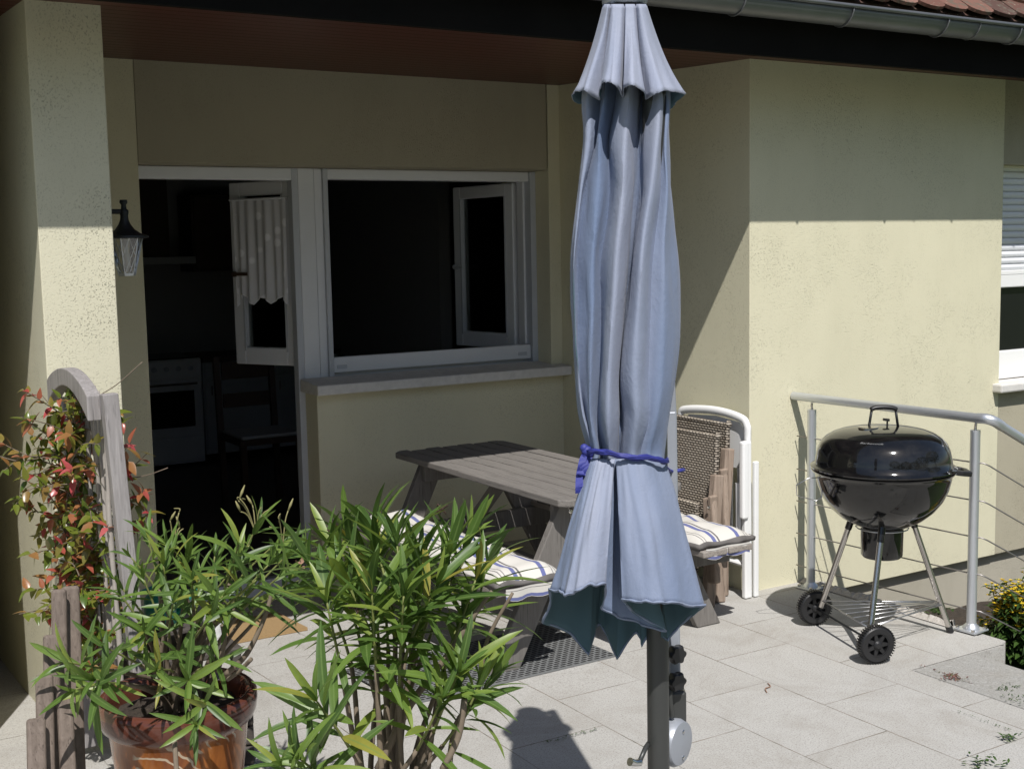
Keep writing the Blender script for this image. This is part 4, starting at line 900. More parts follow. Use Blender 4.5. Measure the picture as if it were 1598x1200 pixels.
for j in range(T_+1):
    t = j/T_; ring_ = smooth_ring(skrow(t), SN, shk); cen = sum(ring_, Vector((0, 0, 0)))/len(ring_)
    for k, p in enumerate(ring_):
        nrm = p-cen; nrm.z = 0; nrm.normalize(); a = k/NS*24
        w = mn.noise(Vector((a*1.5, p.z*3.5, 3)))*0.014*t + mn.noise(Vector((a*3, p.z*9, 5)))*0.005 + 0.002*(1-t)*mn.noise(Vector((a*8, p.z*16, 5)))
        hem = 0.0012*mn.noise(Vector((k*.6, 0, 3)))*(1 if j >= T_-1 else 0)
        m.v.append(p+nrm*w+Vector((0, 0, hem+0.006*mn.noise(Vector((a*2, 0, 2)))*t)))
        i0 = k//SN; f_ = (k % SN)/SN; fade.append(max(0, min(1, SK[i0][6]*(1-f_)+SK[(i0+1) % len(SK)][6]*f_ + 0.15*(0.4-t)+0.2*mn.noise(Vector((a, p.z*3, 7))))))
for i in range(T_):
    for k in range(NS): k2 = (k+1) % NS; m.face((base+i*NS+k, base+(i+1)*NS+k, base+(i+1)*NS+k2, base+i*NS+k2))
m.attr['fade'] = ('FLOAT', fade)
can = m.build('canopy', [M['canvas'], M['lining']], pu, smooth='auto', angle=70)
sd = can.modifiers.new('cloth', 'SOLIDIFY'); sd.thickness = 0.0016; sd.offset = -1; sd.material_offset = 1; sd.use_flip_normals = False
hem = MB(); ring_ = m.v[base+T_*NS:base+(T_+1)*NS]; hem.tube([p+Vector((0, 0, 0.004)) for p in ring_], [0.0024+0.0008*sin(k*1.3) for k in range(NS)], 6, closed=True); hem.attr['fade'] = ('FLOAT', [0.45]*len(hem.v))
hem.build('hem', M['canvas'], can, smooth=True)
# the vent cap on top: (top u, hem u, hem v, hem depth, sharp)
HC = [(941, 890, 151, .0, 1), (945, 902, 142, -.060, 0), (949, 917, 143, -.095, 0), (953, 935, 157, -.060, 1), (956, 936, 133, -.115, 0), (963, 949, 128, -.155, 0), (970, 964, 136, -.150, 0), (975, 972, 152, -.080, 1), (977, 973, 138, -.130, 0), (983, 987, 133, -.165, 0), (988, 1001, 140, -.145, 0), (992, 1008, 157, -.070, 1), (996, 1018, 149, -.115, 0), (1001, 1038, 141, -.12, 0), (1006, 1056, 144, -.07, 0), (1009, 1069, 147, .0, 1), (1006, 1058, 160, .05, 0), (995, 1040, 172, .07, 0), (980, 1000, 158, .09, 0), (965, 955, 150, .09, 0), (950, 925, 155, .08, 0), (943, 905, 163, .05, 0)]
m = MB(); fade = []; TN = 20; SN2 = 7; NH = len(HC)*SN2; shc = [h[4] for h in HC]
for j in range(TN+1):
    t = j/TN; row = []
    for i, (u0, u1, v1, d1, s_) in enumerate(HC):
        ang = 0; e = 0.66*t+0.34*t**2.6; d0 = (-.045 if d1 < -.08 else d1*0.45)
        row.append(at(u0+(u1-u0)*e, 7+(v1-7)*t, D0+d0+(d1-d0)*(0.25*t+0.75*t**2.2)))
    ring_ = smooth_ring(row, SN2, shc); cen = sum(ring_, Vector((0, 0, 0)))/len(ring_)
    for k, p in enumerate(ring_):
        nrm = p-cen; nrm.z = 0; nrm.normalize(); a = k/NH*20
        m.v.append(p+nrm*(0.012*t*mn.noise(Vector((a*1.2, p.z*5, 8)))+0.004*t*mn.noise(Vector((a*3, p.z*9, 2))))+Vector((0, 0, (0.003*mn.noise(Vector((k*.9, 1, 3))) if j == TN else 0))))
        fade.append(min(1, 0.95+0.2*mn.noise(Vector((a, p.z*5, 1)))))
for i in range(TN):
    for k in range(NH): k2 = (k+1) % NH; m.face((i*NH+k, (i+1)*NH+k, (i+1)*NH+k2, i*NH+k2))
m.attr['fade'] = ('FLOAT', fade)
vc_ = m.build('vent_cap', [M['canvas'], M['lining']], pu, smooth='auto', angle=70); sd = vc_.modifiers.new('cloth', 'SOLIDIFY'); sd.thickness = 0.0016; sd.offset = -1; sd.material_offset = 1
ct = at(975, 5, D0)
MB().lathe([(0.0, -0.010), (0.045, -0.006), (0.050, 0.0), (0.050, 0.010), (0.040, 0.017), (0.018, 0.022), (0.014, 0.05), (0.0, 0.052)], ct, 32, capb=False, capt=False).build('top_hub', M['armgrey'], pu, smooth='auto')
# ribs inside the folded cloth, hub and runner
for k in range(8):
    a = 2*pi*k/8; MB().tube([ct+Vector((0.025*cos(a), 0.025*sin(a), -0.05)), ct+Vector((0.045*cos(a), 0.045*sin(a), -0.7)), ct+Vector((0.04*cos(a), 0.04*sin(a), -1.12))], 0.006, 6).build('rib', M['armgrey'], pu)
# dark round post, silver arm beside it with knobs, crank box and handle
Pp = at(1027, 1100, 2.83); px_, py_ = Pp.x, Pp.y
MB().tube([(px_, py_, 0.03), (px_, py_, 2.02)], 0.0250, 28).build('post', M['post'], pu, smooth='auto')
MB().lathe([(0.026, 2.018), (0.027, 2.03), (0.020, 2.045), (0, 2.05)], (px_, py_, 0), 24, capt=False).build('post_cap', M['black_plastic'], pu, smooth='auto')
Rr = Matrix((wv_ := Vector((MR[0][0], MR[0][1], 0)).normalized(), dv_ := Vector((-wv_.y, wv_.x, 0)), Vector((0, 0, 1)))).transposed()
a_lo, a_mid, a_hi = at(1052, 1105, 2.93), at(1045, 640, 2.90), at(1020, 90, 2.82)
arm = MB().beam(a_lo, a_mid, 0.048, 0.028, wv_).build('arm', M['armgrey'], pu, bevel=0.005)
MB().beam(a_mid-(a_hi-a_mid)*0.02, a_hi, 0.047, 0.027, wv_).build('arm_extension', M['armgrey'], arm, bevel=0.005)
MB().beam(a_hi-(a_hi-a_mid)*0.01, ct+Vector((0, 0, -0.02)), 0.02, 0.02).build('arm_head', M['armgrey'], arm, bevel=0.003)
def knob(p, d, nm='knob'):
    m = MB(); R = d.to_track_quat('Z', 'Y').to_matrix(); prof = [(0.006, 0), (0.006, 0.012), (0.019, 0.014), (0.021, 0.020), (0.021, 0.032), (0.018, 0.036), (0.0, 0.036)]; n = 36; b = len(m.v)
    for r, z in prof:
        for k in range(n): a = 2*pi*k/n; rr = r*(1+0.12*cos(6*a)) if r > 0.015 else r; m.v.append(Vector(p)+R@Vector((rr*cos(a), rr*sin(a), z)))
    for i in range(len(prof)-1):
        for k in range(n): k2 = (k+1) % n; m.face((b+i*n+k, b+i*n+k2, b+(i+1)*n+k2, b+(i+1)*n+k))
    m.build(nm, M['black_plastic'], arm, smooth='auto')
kd = (-dv_+wv_*0.55).normalized()
for v in (1016, 1058): p = at(1046, v, 2.89); knob(p, kd)
MB().tube(curve([at(1046, 1066, 2.885), at(1045, 1080, 2.875), at(1046, 1100, 2.875), at(1049, 1118, 2.885)], 5), 0.007, 10).build('lever', M['post'], arm, smooth=True)
q = at(1056, 1112, 2.925); MB().box(q, (0.040, 0.052, 0.12), Rr).build('joint', M['post'], arm, bevel=0.006)
cp = at(1052, 1157, 2.90); cdv = (wv_*0.80-dv_*0.6).normalized()
cr = MB().lathe([(0.0, -0.026), (0.052, -0.024), (0.056, -0.018), (0.056, 0.010), (0.050, 0.020), (0.03, 0.024), (0.0, 0.025)], cp, 40, cdv, capb=False, capt=False).build('crank_box', M['armgrey'], pu, smooth='auto')
for dz in (0.03, -0.032): MB().lathe([(0.005, 0.0), (0.005, 0.0035), (0.003, 0.005)], cp+cdv*0.022+Vector((0, 0, dz)), 10, cdv).build('screw', M['chrome'], cr)
MB().tube([cp, cp-cdv*0.06-Vector((0, 0, 0.005)), at(1008, 1165, 2.80), at(998, 1188, 2.77)], 0.0055, 10).build('crank_rod', M['post'], cr, smooth=True)
MB().tube([at(999, 1189, 2.77), at(991, 1190, 2.76), at(983, 1188, 2.75)], [0.008, 0.0075, 0.0095], 14).build('crank_handle', M['chrome'], cr, smooth='auto')
MB().box((px_, py_, 0.025), (0.85, 0.06, 0.04), rotm(rz=0.5)).box((px_, py_, 0.027), (0.06, 0.85, 0.04), rotm(rz=0.5)).build('base_cross', M['post'], pu, bevel=0.006)
MB().lathe([(0.045, 0.045), (0.045, 0.10), (0.028, 0.13), (0.0255, 0.2)], (px_, py_, 0), 28).build('base_collar', M['post'], pu, smooth='auto')
# ribbon round the cloth with knot, tails and the end wrapped on the arm
rb = MB(); loop = []
for k in range(48):
    a = 2*pi*k/48; u = 978+62*cos(a); d = -0.086*sin(a) if sin(a) > 0 else -0.08*sin(a)
    loop.append(at(u, 711+0.13*(u-978)+1.5*sin(a*5), D0+d-(0.010 if sin(a) > 0 else -0.01)))
n = len(loop)
for off, hh in ((0.0, 0.0062), (0.0025, 0.0035)):
    b = len(rb.v)
    for k, p in enumerate(loop):
        c = sum(loop, Vector((0, 0, 0)))/n; nn = (p-c); nn.z = 0; nn.normalize(); wob = 0.0012*sin(k*1.7+off*900)
        for t in (-1, -.3, .3, 1): rb.v.append(p+nn*(0.003+off+0.002*cos(t*4+k))+Vector((0, 0, t*hh+wob)))
    for k in range(n):
        k2 = (k+1) % n
        for q_ in range(3): rb.face((b+k*4+q_, b+k*4+q_+1, b+k2*4+q_+1, b+k2*4+q_))
ribbon = rb.build('tie_ribbon', M['ribbon'], pu, smooth=True); sd = ribbon.modifiers.new('s', 'SOLIDIFY'); sd.thickness = 0.0015
kn = MB(); kc = at(916, 704, D0-.03)
for k, (dx, dz, r) in enumerate(((0, 0, .013), (-.006, .007, .010), (.007, -.005, .010), (-.003, -.009, .009))):
    b = len(kn.v)
    kn.lathe([(0, -r), (r*.7, -r*.7), (r, 0), (r*.7, r*.7), (0, r)], kc+wv_*dx+Vector((0, 0, dz)), 12, capb=False, capt=False)
kn.build('knot', M['ribbon'], ribbon, smooth=True)
for pts in (((914, 706), (908, 722), (904, 745), (903, 770)), ((917, 708), (911, 726), (908, 742), (905, 735)), ((921, 706), (915, 730), (909, 752), (902, 764))):
    tl = MB(); c_ = curve([at(u, v, D0-.035-0.004*i) for i, (u, v) in enumerate(pts)], 5)
    for i, p in enumerate(c_):
        for t in (-1, 0, 1): tl.v.append(p+wv_*t*0.0075+dv_*0.004*sin(i*.9+t))
    for i in range(len(c_)-1):
        for q_ in (0, 1): a = i*3+q_; tl.face((a, a+1, a+4, a+3))
    tl.build('ribbon_tail', M['ribbon'], ribbon, smooth=True)
MB().tube(curve([at(1030, 716, D0-.03), at(1037, 728, D0+.02), at(1046, 735, 2.88), at(1061, 734, 2.895), at(1066, 733, 2.95)], 5), 0.0065, 8, flat=0.7).build('ribbon_end', M['ribbon'], ribbon, smooth=True)

# ================================================================== PLANTS
def leafgeo(m, cols_, p, d, up, L, Wd, droop=0.25, tone=0.5, nst=5, fold=0.35, shape=0.45):
    'one blade: p base, d direction, up its upper side'
    d = Vector(d).normalized(); side = d.cross(up)
    if side.length < 1e-4: side = d.cross(Vector((1, 0, 0)))
    side.normalize(); nrm = side.cross(d).normalized(); b = len(m.v); q = Vector(p)
    for i in range(nst+1):
        t = i/nst; w = Wd/2*(sin(pi*min(1, t*(1-shape*0.35)+0.04)**(0.75 if shape > .4 else .6)))**0.9 if 0 < t < 1 else (Wd*0.06 if t == 0 else 0.0003)
        bend = -droop*t*t*L
        c = q + d*(L*(t-0.15*droop*t*t)) + nrm*bend
        for s_ in (-1, 0, 1):
            m.v.append(c + side*w*s_ + nrm*(abs(s_)*w*fold)); cols_.extend((tone, 0.0 if s_ == 0 else 1.0, t, 1.0))
    for i in range(nst):
        for k in (0, 1): a = b+i*3+k; m.face((a, a+1, a+4, a+3))
def rdir(rnd): 
    while True:
        v = Vector((rnd.uniform(-1, 1), rnd.uniform(-1, 1), rnd.uniform(-1, 1)))
        if 0.1 < v.length < 1: return v.normalized()
def oleander(root, base, tips, rnd, dense=1.0, leafL=0.125, yellow=0.07):
    br = MB(); fo = MB(); fc = []; sh = MB()
    for tip in tips:
        tip, scale, ln = tip
        b = base + Vector((rnd.uniform(-.05, .05), rnd.uniform(-.05, .05), 0)); dv = tip-b; L = dv.length
        mid1 = b + Vector((dv.x*0.22, dv.y*0.22, dv.z*0.38)) + rdir(rnd)*0.03*L; mid2 = b + Vector((dv.x*0.60, dv.y*0.60, dv.z*0.72)) + rdir(rnd)*0.035*L
        c = curve([b, mid1, mid2, tip], 7); n = len(c)
        br.tube(c[:int(n*0.72)], [0.0085*(1-0.62*i/n)*(0.7+0.3*scale) for i in range(int(n*0.72))], 7)
        sh.tube(c[int(n*0.72)-1:], [0.0038*(1-0.5*i/8) for i in range(n-int(n*0.72)+1)], 6)
        # leaves in whorls of three along the last part of the shoot
        arc = min(L*0.95, ln); seg = 0.0; s_ = 0.0; pts = [c[-1]]
        acc = [0]
        for i in range(n-1, 0, -1): acc.append(acc[-1]+(c[i]-c[i-1]).length); pts.append(c[i-1])
        def along(x):
            for i in range(len(acc)-1):
                if acc[i+1] >= x: f = (x-acc[i])/(acc[i+1]-acc[i]+1e-9); return pts[i].lerp(pts[i+1], f), (pts[i]-pts[i+1]).normalized()
            return pts[-1], (pts[-2]-pts[-1]).normalized()
        x = 0.0; k = 0; a0_ = rnd.uniform(0, 6)
        while x < arc:
            p, d = along(x); fr_ = x/arc; xx, yy = frame(d)
            nl = 3 if rnd.random() < 0.85 else 2
            if x == 0: nl = 5
            keep = 1.0 if fr_ < 0.5 else 1.0-0.75*(fr_-0.5)*2
            for j in range(nl):
                if rnd.random() > keep*dense: continue
                a = a0_+k*1.05+2*pi*j/nl+rnd.uniform(-.25, .25); el = radians(70-62*min(1, (fr_*1.25)**0.7)+rnd.uniform(-12, 12)) if x > 0 else radians(rnd.uniform(55, 82))
                out = xx*cos(a)+yy*sin(a); dd = out*cos(el)+d*sin(el); Lf = leafL*scale*rnd.uniform(0.72, 1.22)*(0.75 if x == 0 else 1)
                tone = rnd.random()**1.1*0.86 + (0.06 if fr_ < .2 else 0)
                if rnd.random() < yellow: tone = rnd.uniform(0.88, 0.99)
                leafgeo(fo, fc, p, dd, d, Lf, Lf*rnd.uniform(0.11, 0.155), rnd.uniform(0.05, 0.42)*(1 if dd.z > -0.3 else 0.3), tone, 6, rnd.uniform(0.15, 0.6))
            x += rnd.uniform(0.016, 0.030)/max(0.5, dense)*(1+fr_*0.9); k += 1
    br.build('stem', M['twig'], root, smooth=True); sh.build('shoot', M['twig_green'], root, smooth=True)
    fo.attr['leaf'] = ('FLOAT_COLOR', fc); fo.build('foliage', M['oleander'], root, smooth=True)
# --- the big glazed pot with its oleander
PX, PY = 0.965, 3.47
pot = thing('glazed_flowerpot', 'big brown glazed flowerpot at the bottom left holding the oleander', 'flowerpot', (PX, PY, 0))
prof = [(0.142, 0.0), (0.150, 0.01), (0.160, 0.08), (0.178, 0.2), (0.190, 0.30), (0.196, 0.355), (0.200, 0.362), (0.214, 0.372), (0.222, 0.392), (0.226, 0.420), (0.224, 0.440), (0.214, 0.450), (0.200, 0.448), (0.192, 0.436), (0.188, 0.40), (0.184, 0.36)]
MB().lathe(prof, (PX, PY, 0), 64, capt=False).build('pot', M['glaze'], pot, smooth='auto', loc=(PX, PY, 0), angle=60)
m = MB(); rnd = random.Random(4); m.lathe([(0.0, 0.40), (0.05, 0.405), (0.10, 0.40), (0.15, 0.392), (0.187, 0.385)], (PX, PY, 0), 40, capb=False, capt=False)
m.v = [v+Vector((0, 0, rnd.uniform(-.006, .009))) for v in m.v]; m.build('soil', M['soil'], pot)
ol = thing('potted_oleander', 'oleander with woody bare stems and dry seed pods growing in the brown pot', 'oleander', (PX, PY, 0.40))
rnd = random.Random(21)
tips = []
for u, v, d, s_, ln in ((232, 842, 3.55, .9, .20), (262, 852, 3.45, .9, .22), (292, 862, 3.5, 1, .20), (300, 905, 3.3, 1, .24), (225, 905, 3.4, .9, .25), (190, 930, 3.45, .9, .2), (335, 868, 3.6, .9, .2), (400, 822, 3.5, .9, .20), (372, 850, 3.35, .95, .24), (430, 848, 3.55, 1, .22), (452, 862, 3.4, 1.05, .20), (476, 900, 3.45, .95, .16), (400, 905, 3.3, 1, .22), (348, 930, 3.25, 1, .2), (270, 942, 3.3, 1, .2), (330, 960, 3.2, .95, .2), (225, 985, 3.25, .9, .2), (100, 1032, 3.15, 1.2, .15), (118, 1075, 3.1, 1.25, .14), (150, 1060, 3.15, 1.1, .15), (165, 1010, 3.25, 1, .18), (295, 1062, 3.15, .95, .16), (322, 1100, 3.1, .95, .16), (275, 1015, 3.3, 1, .2), (345, 1030, 3.25, .9, .14), (306, 1130, 3.05, .8, .12), (245, 1045, 3.25, .85, .12), (380, 930, 3.4, .9, .2), (435, 900, 3.3, .9, .16), (205, 870, 3.5, .8, .15), (365, 885, 3.45, .9, .2), (312, 895, 3.5, .9, .2), (255, 882, 3.4, .9, .2), (418, 882, 3.45, .9, .2), (450, 905, 3.4, .9, .16), (180, 905, 3.5, .8, .15)):
    tips.append((at(u, v, d), s_, ln*0.85))
oleander(ol, Vector((PX+0.01, PY, 0.39)), tips, rnd, 0.74, 0.13, 0.06)
m = MB(); m2 = MB()
for (u, v, d, nn_) in ((398, 800, 3.5, 6), (270, 830, 3.5, 4), (440, 820, 3.5, 3)):
    p = at(u, v, d)
    for k in range(nn_):
        q = p+Vector((rnd.uniform(-.045, .045), rnd.uniform(-.03, .03), rnd.uniform(.0, .055))); m.tube(curve([p+Vector((0, 0, -.06)), p.lerp(q, .5)+Vector((0, 0, -.01)), q], 3), 0.0018, 5)
        if k % 2: e = q+Vector((rnd.uniform(-.02, .02), rnd.uniform(-.01, .01), rnd.uniform(.015, .035))); m2.tube([q, q.lerp(e, .5), e], [0.002, 0.0042, 0.0012], 6)
        elif k % 3 == 0: m2.tube(curve([q, q+rdir(rnd)*.012, q+rdir(rnd)*.02], 3), 0.0016, 5)
m.build('flower_stalk', M['pod'], ol, smooth=True); m2.build('seed_pod', M['pod'], ol, smooth=True)
def deadleaf(m, p, r, w, rnd):
    d = rdir(rnd); xx, yy = frame(d); n = 10; b = len(m.v)
    for i in range(n+1):
        a = 3.8*i/n; ww = w*sin(pi*(i+0.6)/(n+1.2)); c = p+(xx*cos(a)+yy*sin(a))*r*(1-.03*i)
        m.v.append(c-d*ww/2); m.v.append(c+d*ww/2)
    for i in range(n): m.face((b+2*i, b+2*i+1, b+2*i+3, b+2*i+2))
m = MB()
for (u, v, d) in ((468, 872, 3.35), (482, 862, 3.35), (474, 885, 3.34)): deadleaf(m, at(u, v, d), 0.014, 0.016, rnd)
m.build('dead_leaf', M['deadleaf'], ol, smooth=True)
MB().tube([at(276, 1210, 3.02), at(272, 1150, 3.06)], 0.006, 8).build('cut_stub', M['twig'], ol)
m = MB(); m.tube(curve([at(352, 1052, 3.42), at(385, 1020, 3.4), at(412, 965, 3.4), at(424, 925, 3.4)], 5), [0.0085-0.0002*i for i in range(16)], 8); m.tube(curve([at(340, 1048, 3.4), at(350, 1000, 3.38), at(347, 975, 3.36)], 4), 0.007, 7); m.tube(curve([at(355, 1060, 3.35), at(375, 1045, 3.33), at(392, 1028, 3.3)], 4), 0.006, 7); m.build('bare_branch', M['twig'], ol, smooth=True)
# --- the oleander in the middle, standing nearer the camera in its own tub
bx, by = at(610, 1262, 2.75).x, at(610, 1262, 2.75).y
tub = thing('clay_tub', 'clay tub under the middle oleander at the bottom edge', 'flowerpot', (bx, by, 0))
MB().lathe([(0.11, 0.0), (0.15, 0.27), (0.165, 0.275), (0.168, 0.31), (0.155, 0.312), (0.145, 0.27)], (bx, by, 0), 48, capt=False).build('pot', M['glaze'], tub, smooth='auto', loc=(bx, by, 0))
MB().lathe([(0.0, 0.285), (0.149, 0.28)], (bx, by, 0), 32, capb=False, capt=False).build('soil', M['soil'], tub)
o2 = thing('bushy_oleander', 'bushy green oleander with long narrow leaves in front of the picnic bench', 'oleander', (bx, by, 0.29))
rnd = random.Random(33); tips = []
for u, v, d, s_, ln in ((515, 852, 2.85, 1.05, .22), (485, 880, 2.8, 1, .2), (545, 838, 2.9, 1, .22), (582, 835, 2.8, 1.1, .25), (620, 852, 2.7, 1.1, .25), (655, 878, 2.75, 1.05, .25), (700, 868, 2.85, 1.1, .22), (728, 845, 2.9, 1.05, .2), (760, 880, 2.85, 1.05, .2), (742, 905, 2.75, 1, .2), (680, 915, 2.65, 1.05, .22), (630, 930, 2.6, 1.05, .25), (580, 925, 2.6, 1.1, .25), (540, 905, 2.7, 1.1, .24), (510, 940, 2.65, 1.05, .16), (575, 890, 2.95, 1, .25), (640, 890, 2.95, 1, .25), (715, 1050, 2.6, 1.0, .14), (745, 1075, 2.65, 1, .16), (690, 1090, 2.6, .95, .16), (765, 1060, 2.7, .95, .13), (495, 1095, 2.5, 1.1, .20), (470, 1185, 2.45, 1, .16), (720, 960, 2.8, .9, .16), (590, 860, 3.0, 1, .2), (440, 1195, 2.4, .9, .14)):
    tips.append((at(u, v, d), s_, ln))
oleander(o2, Vector((bx, by, 0.29)), tips, rnd, 0.95, 0.15, 0.12)
m = MB(); m.tube(curve([at(590, 1200, 2.7), at(640, 1100, 2.7), at(700, 1020, 2.7), at(740, 960, 2.7), at(768, 922, 2.7)], 5), [0.010-0.0003*i for i in range(21)], 8)
m.tube(curve([at(700, 1200, 2.7), at(712, 1130, 2.7), at(745, 1080, 2.7), at(760, 1000, 2.7), at(800, 925, 2.68)], 5), [0.0075-0.0002*i for i in range(21)], 8)
m.tube(curve([at(690, 1200, 2.6), at(715, 1150, 2.6), at(725, 1090, 2.6)], 5), 0.007, 8); m.build('bare_branch', M['twig'], o2, smooth=True)
m = MB()
for (u, v, d) in ((690, 797, 2.85), (556, 950, 2.6), (520, 835, 2.85)):
    for k in range(7): m.tube([at(u, v, d)+rdir(rnd)*.004, at(u, v, d)+rdir(rnd)*.016+Vector((0, 0, .006))], 0.0022, 5)
m.build('withered_bud', M['dark_wood'], o2)

# --- trellis, slatted edging and the red and green climber
TA, TB = Vector((0.882, 3.74, 0)), Vector((0.885, 4.33, 0))
tr_ = thing('arched_trellis', 'grey wooden trellis with an arched top and willow canes beside the left pier', 'trellis', (0.84, 4.05, 0))
td = (TB-TA).normalized(); tn = Vector((td.y, -td.x, 0))
MB().beam((TA.x+0.055, TA.y-0.05, 0.0), (TA.x, TA.y, 1.295), 0.046, 0.046, td).build('post', M['greywoodz'], tr_, bevel=0.003)
MB().box((TB.x, TB.y, 0.62), (0.046, 0.046, 1.22), Matrix((tn, td, Vector((0, 0, 1)))).transposed()).build('post', M['greywoodz'], tr_, bevel=0.003)
wd = (TB-TA).length; pts = []; n = 22
for i in range(n+1): t = i/n; pts.append((0.02+(wd-0.0)*t, 1.29+0.060*sin(pi*t)**0.8))
for i in range(n, -1, -1): t = i/n; pts.append((0.02+(wd-0.0)*t, 1.215+0.080*sin(pi*t)**0.9))
MB().prism(pts, TA-tn*0.02, td, (0, 0, 1), -0.040).build('arched_rail', M['greywoodz'], tr_, bevel=0.003)
MB().beam(TA+Vector((0, 0, 0.30)), TB+Vector((0, 0, 0.30)), 0.03, 0.045).build('bottom_rail', M['greywoodz'], tr_, bevel=0.003)
rnd = random.Random(9)
for k in range(11):
    t = (k+0.8)/12; m = MB(); b = TA.lerp(TB, t); top = 1.215+0.080*sin(pi*t)**0.9+0.02
    m.tube(curve([b+Vector((0, 0, 0.2)), b+tn*rnd.uniform(-.012, .012)+td*rnd.uniform(-.01, .01)+Vector((0, 0, 0.55)), b+tn*rnd.uniform(-.012, .012)+Vector((0, 0, 0.9)), b+Vector((0, 0, top))], 6), [0.0075+0.0015*sin(i*1.3) for i in range(19)], 8); m.build('cane', M['cane'], tr_, smooth=True)
fe = thing('slatted_edging', 'leaning weathered wooden palisade slats left of the brown pot', 'edging', (0.55, 3.1, 0))
for (ut, vt, ub, vb, d, w) in ((110, 914, 123, 1290, 3.42, .046), (92, 919, 96, 1290, 3.36, .040), (80, 990, 84, 1300, 3.28, .042), (69, 1052, 74, 1320, 3.20, .044), (56, 1120, 60, 1330, 3.12, .046), (100, 1075, 112, 1320, 3.22, .04)):
    a = at(ut, vt, d); b = at(ub, vb, d-0.10); b = b+(a-b)*((b.z-0.0)/(b.z-a.z)) if abs(a.z-b.z) > 1e-3 else b
    MB().beam(b, a, w, 0.022, (0, -1, 0.0)).build('slat', M['palis'], fe, bevel=0.009, seg=3, loc=((a.x+b.x)/2, (a.y+b.y)/2, .4))
cl = thing('climbing_shrub', 'climber with small red, pink and green leaves covering the arched trellis', 'climber', (0.84, 4.05, 0.1))
rnd = random.Random(17); st = MB(); fo = MB(); fc = []
def sprig(p0, p1, sag, nl, ls, tones):
    mid = (p0+p1)/2+Vector((rnd.uniform(-.03, .03), rnd.uniform(-.03, .03), sag)); c = curve([p0, mid, p1], 8); n = len(c)
    st.tube(c, [0.0024-0.0013*i/n for i in range(n)], 5)
    for i in range(nl):
        f = 0.18+0.82*(i+0.5)/nl; q = f*(n-1); j = min(n-2, int(q)); p = c[j].lerp(c[j+1], q-j); d = (c[j+1]-c[j]).normalized(); xx, yy = frame(d)
        for s_ in (0, 1):
            a = i*1.6+s_*pi+rnd.uniform(-.4, .4); dd = (xx*cos(a)+yy*sin(a))*0.85+d*rnd.uniform(.2, .7)+Vector((0, 0, rnd.uniform(-.5, .25)))
            L = ls*rnd.uniform(0.65, 1.25); leafgeo(fo, fc, p, dd, Vector((rnd.uniform(-.4, .4), rnd.uniform(-.6, .1), 1)), L, L*rnd.uniform(.42, .58), rnd.uniform(0, .35), tones(f), 5, rnd.uniform(.1, .5), 0.2)
def tn_red(f): return rnd.choice((rnd.uniform(.6, 1), rnd.uniform(.5, .9), rnd.uniform(.3, .6), rnd.uniform(.1, .4)))
def tn_grn(f): return rnd.choice((rnd.uniform(.0, .35), rnd.uniform(.15, .5), rnd.uniform(.3, .55), rnd.uniform(.55, .8)))
def tn_mix(f): return rnd.uniform(0.05, 0.98)
axis_pts = [(115, 640), (118, 700), (120, 760), (125, 820), (130, 880), (135, 940), (140, 1000), (150, 1050)]
for (u, v) in axis_pts: pass
for c_ in ((100, 1080, 122, 640), (140, 1080, 150, 700), (120, 1080, 95, 760), (160, 1080, 165, 900)):
    st.tube(curve([at(c_[0], c_[1], 4.0), at((c_[0]+c_[2])/2+6, c_[1]*.6+c_[3]*.4, 3.98), at((c_[0]+c_[2])/2-5, c_[1]*.3+c_[3]*.7, 4.05), at(c_[2], c_[3], 4.05)], 6), 0.0045, 6)
for i in range(200):
    v0 = rnd.uniform(640, 1045); u0 = 118+(v0-650)*0.07+rnd.uniform(-16, 16); d0 = rnd.uniform(3.85, 4.25)
    u1 = u0+rnd.gauss(-12, 30); v1 = v0+rnd.uniform(-50, 30); sprig(at(u0, v0, d0), at(u1, v1, d0-rnd.uniform(-.05, .22)), rnd.uniform(-.01, .03), rnd.randint(3, 5), 0.046, rnd.choice((tn_mix, tn_mix, tn_grn, tn_grn, tn_red)))
for (u0, v0, u1, v1, n_, tf) in ((105, 720, 5, 735, 6, tn_mix), (100, 700, 38, 655, 6, tn_grn), (110, 655, 35, 608, 6, tn_red), (100, 760, 22, 790, 4, tn_grn), (95, 730, 0, 690, 5, tn_mix), (95, 800, 30, 745, 6, tn_mix), (95, 860, 45, 865, 4, tn_grn), (105, 930, 40, 920, 5, tn_grn), (80, 940, 55, 965, 4, tn_grn), (165, 800, 225, 765, 7, tn_red), (168, 780, 215, 790, 6, tn_mix), (168, 700, 190, 660, 5, tn_mix), (168, 820, 200, 860, 6, tn_red), (168, 870, 205, 900, 6, tn_mix), (168, 740, 200, 720, 5, tn_mix), (168, 900, 190, 950, 6, tn_mix), (165, 790, 232, 705, 6, tn_mix), (165, 760, 205, 690, 5, tn_mix), (160, 760, 180, 640, 6, tn_grn), (165, 830, 235, 800, 6, tn_red), (170, 850, 215, 830, 5, tn_red), (110, 640, 120, 615, 3, tn_red), (130, 660, 100, 625, 4, tn_red), (150, 740, 185, 640, 6, tn_mix), (60, 800, 40, 780, 3, tn_grn), (110, 800, 60, 840, 5, tn_red), (110, 900, 70, 905, 5, tn_red)):
    sprig(at(u0, v0, 3.95), at(u1, v1, rnd.uniform(3.75, 4.0)), rnd.uniform(0, .03), n_+1, 0.046, tf)
for (u0, v0, u1, v1) in ((140, 625, 222, 565), (180, 745, 262, 730), (0, 712, 60, 715), (105, 650, 60, 610)): st.tube(curve([at(u0, v0, 3.9), at((u0+u1)/2, (v0+v1)/2+6, 3.9), at(u1, v1, 3.9)], 6), 0.0016, 5)
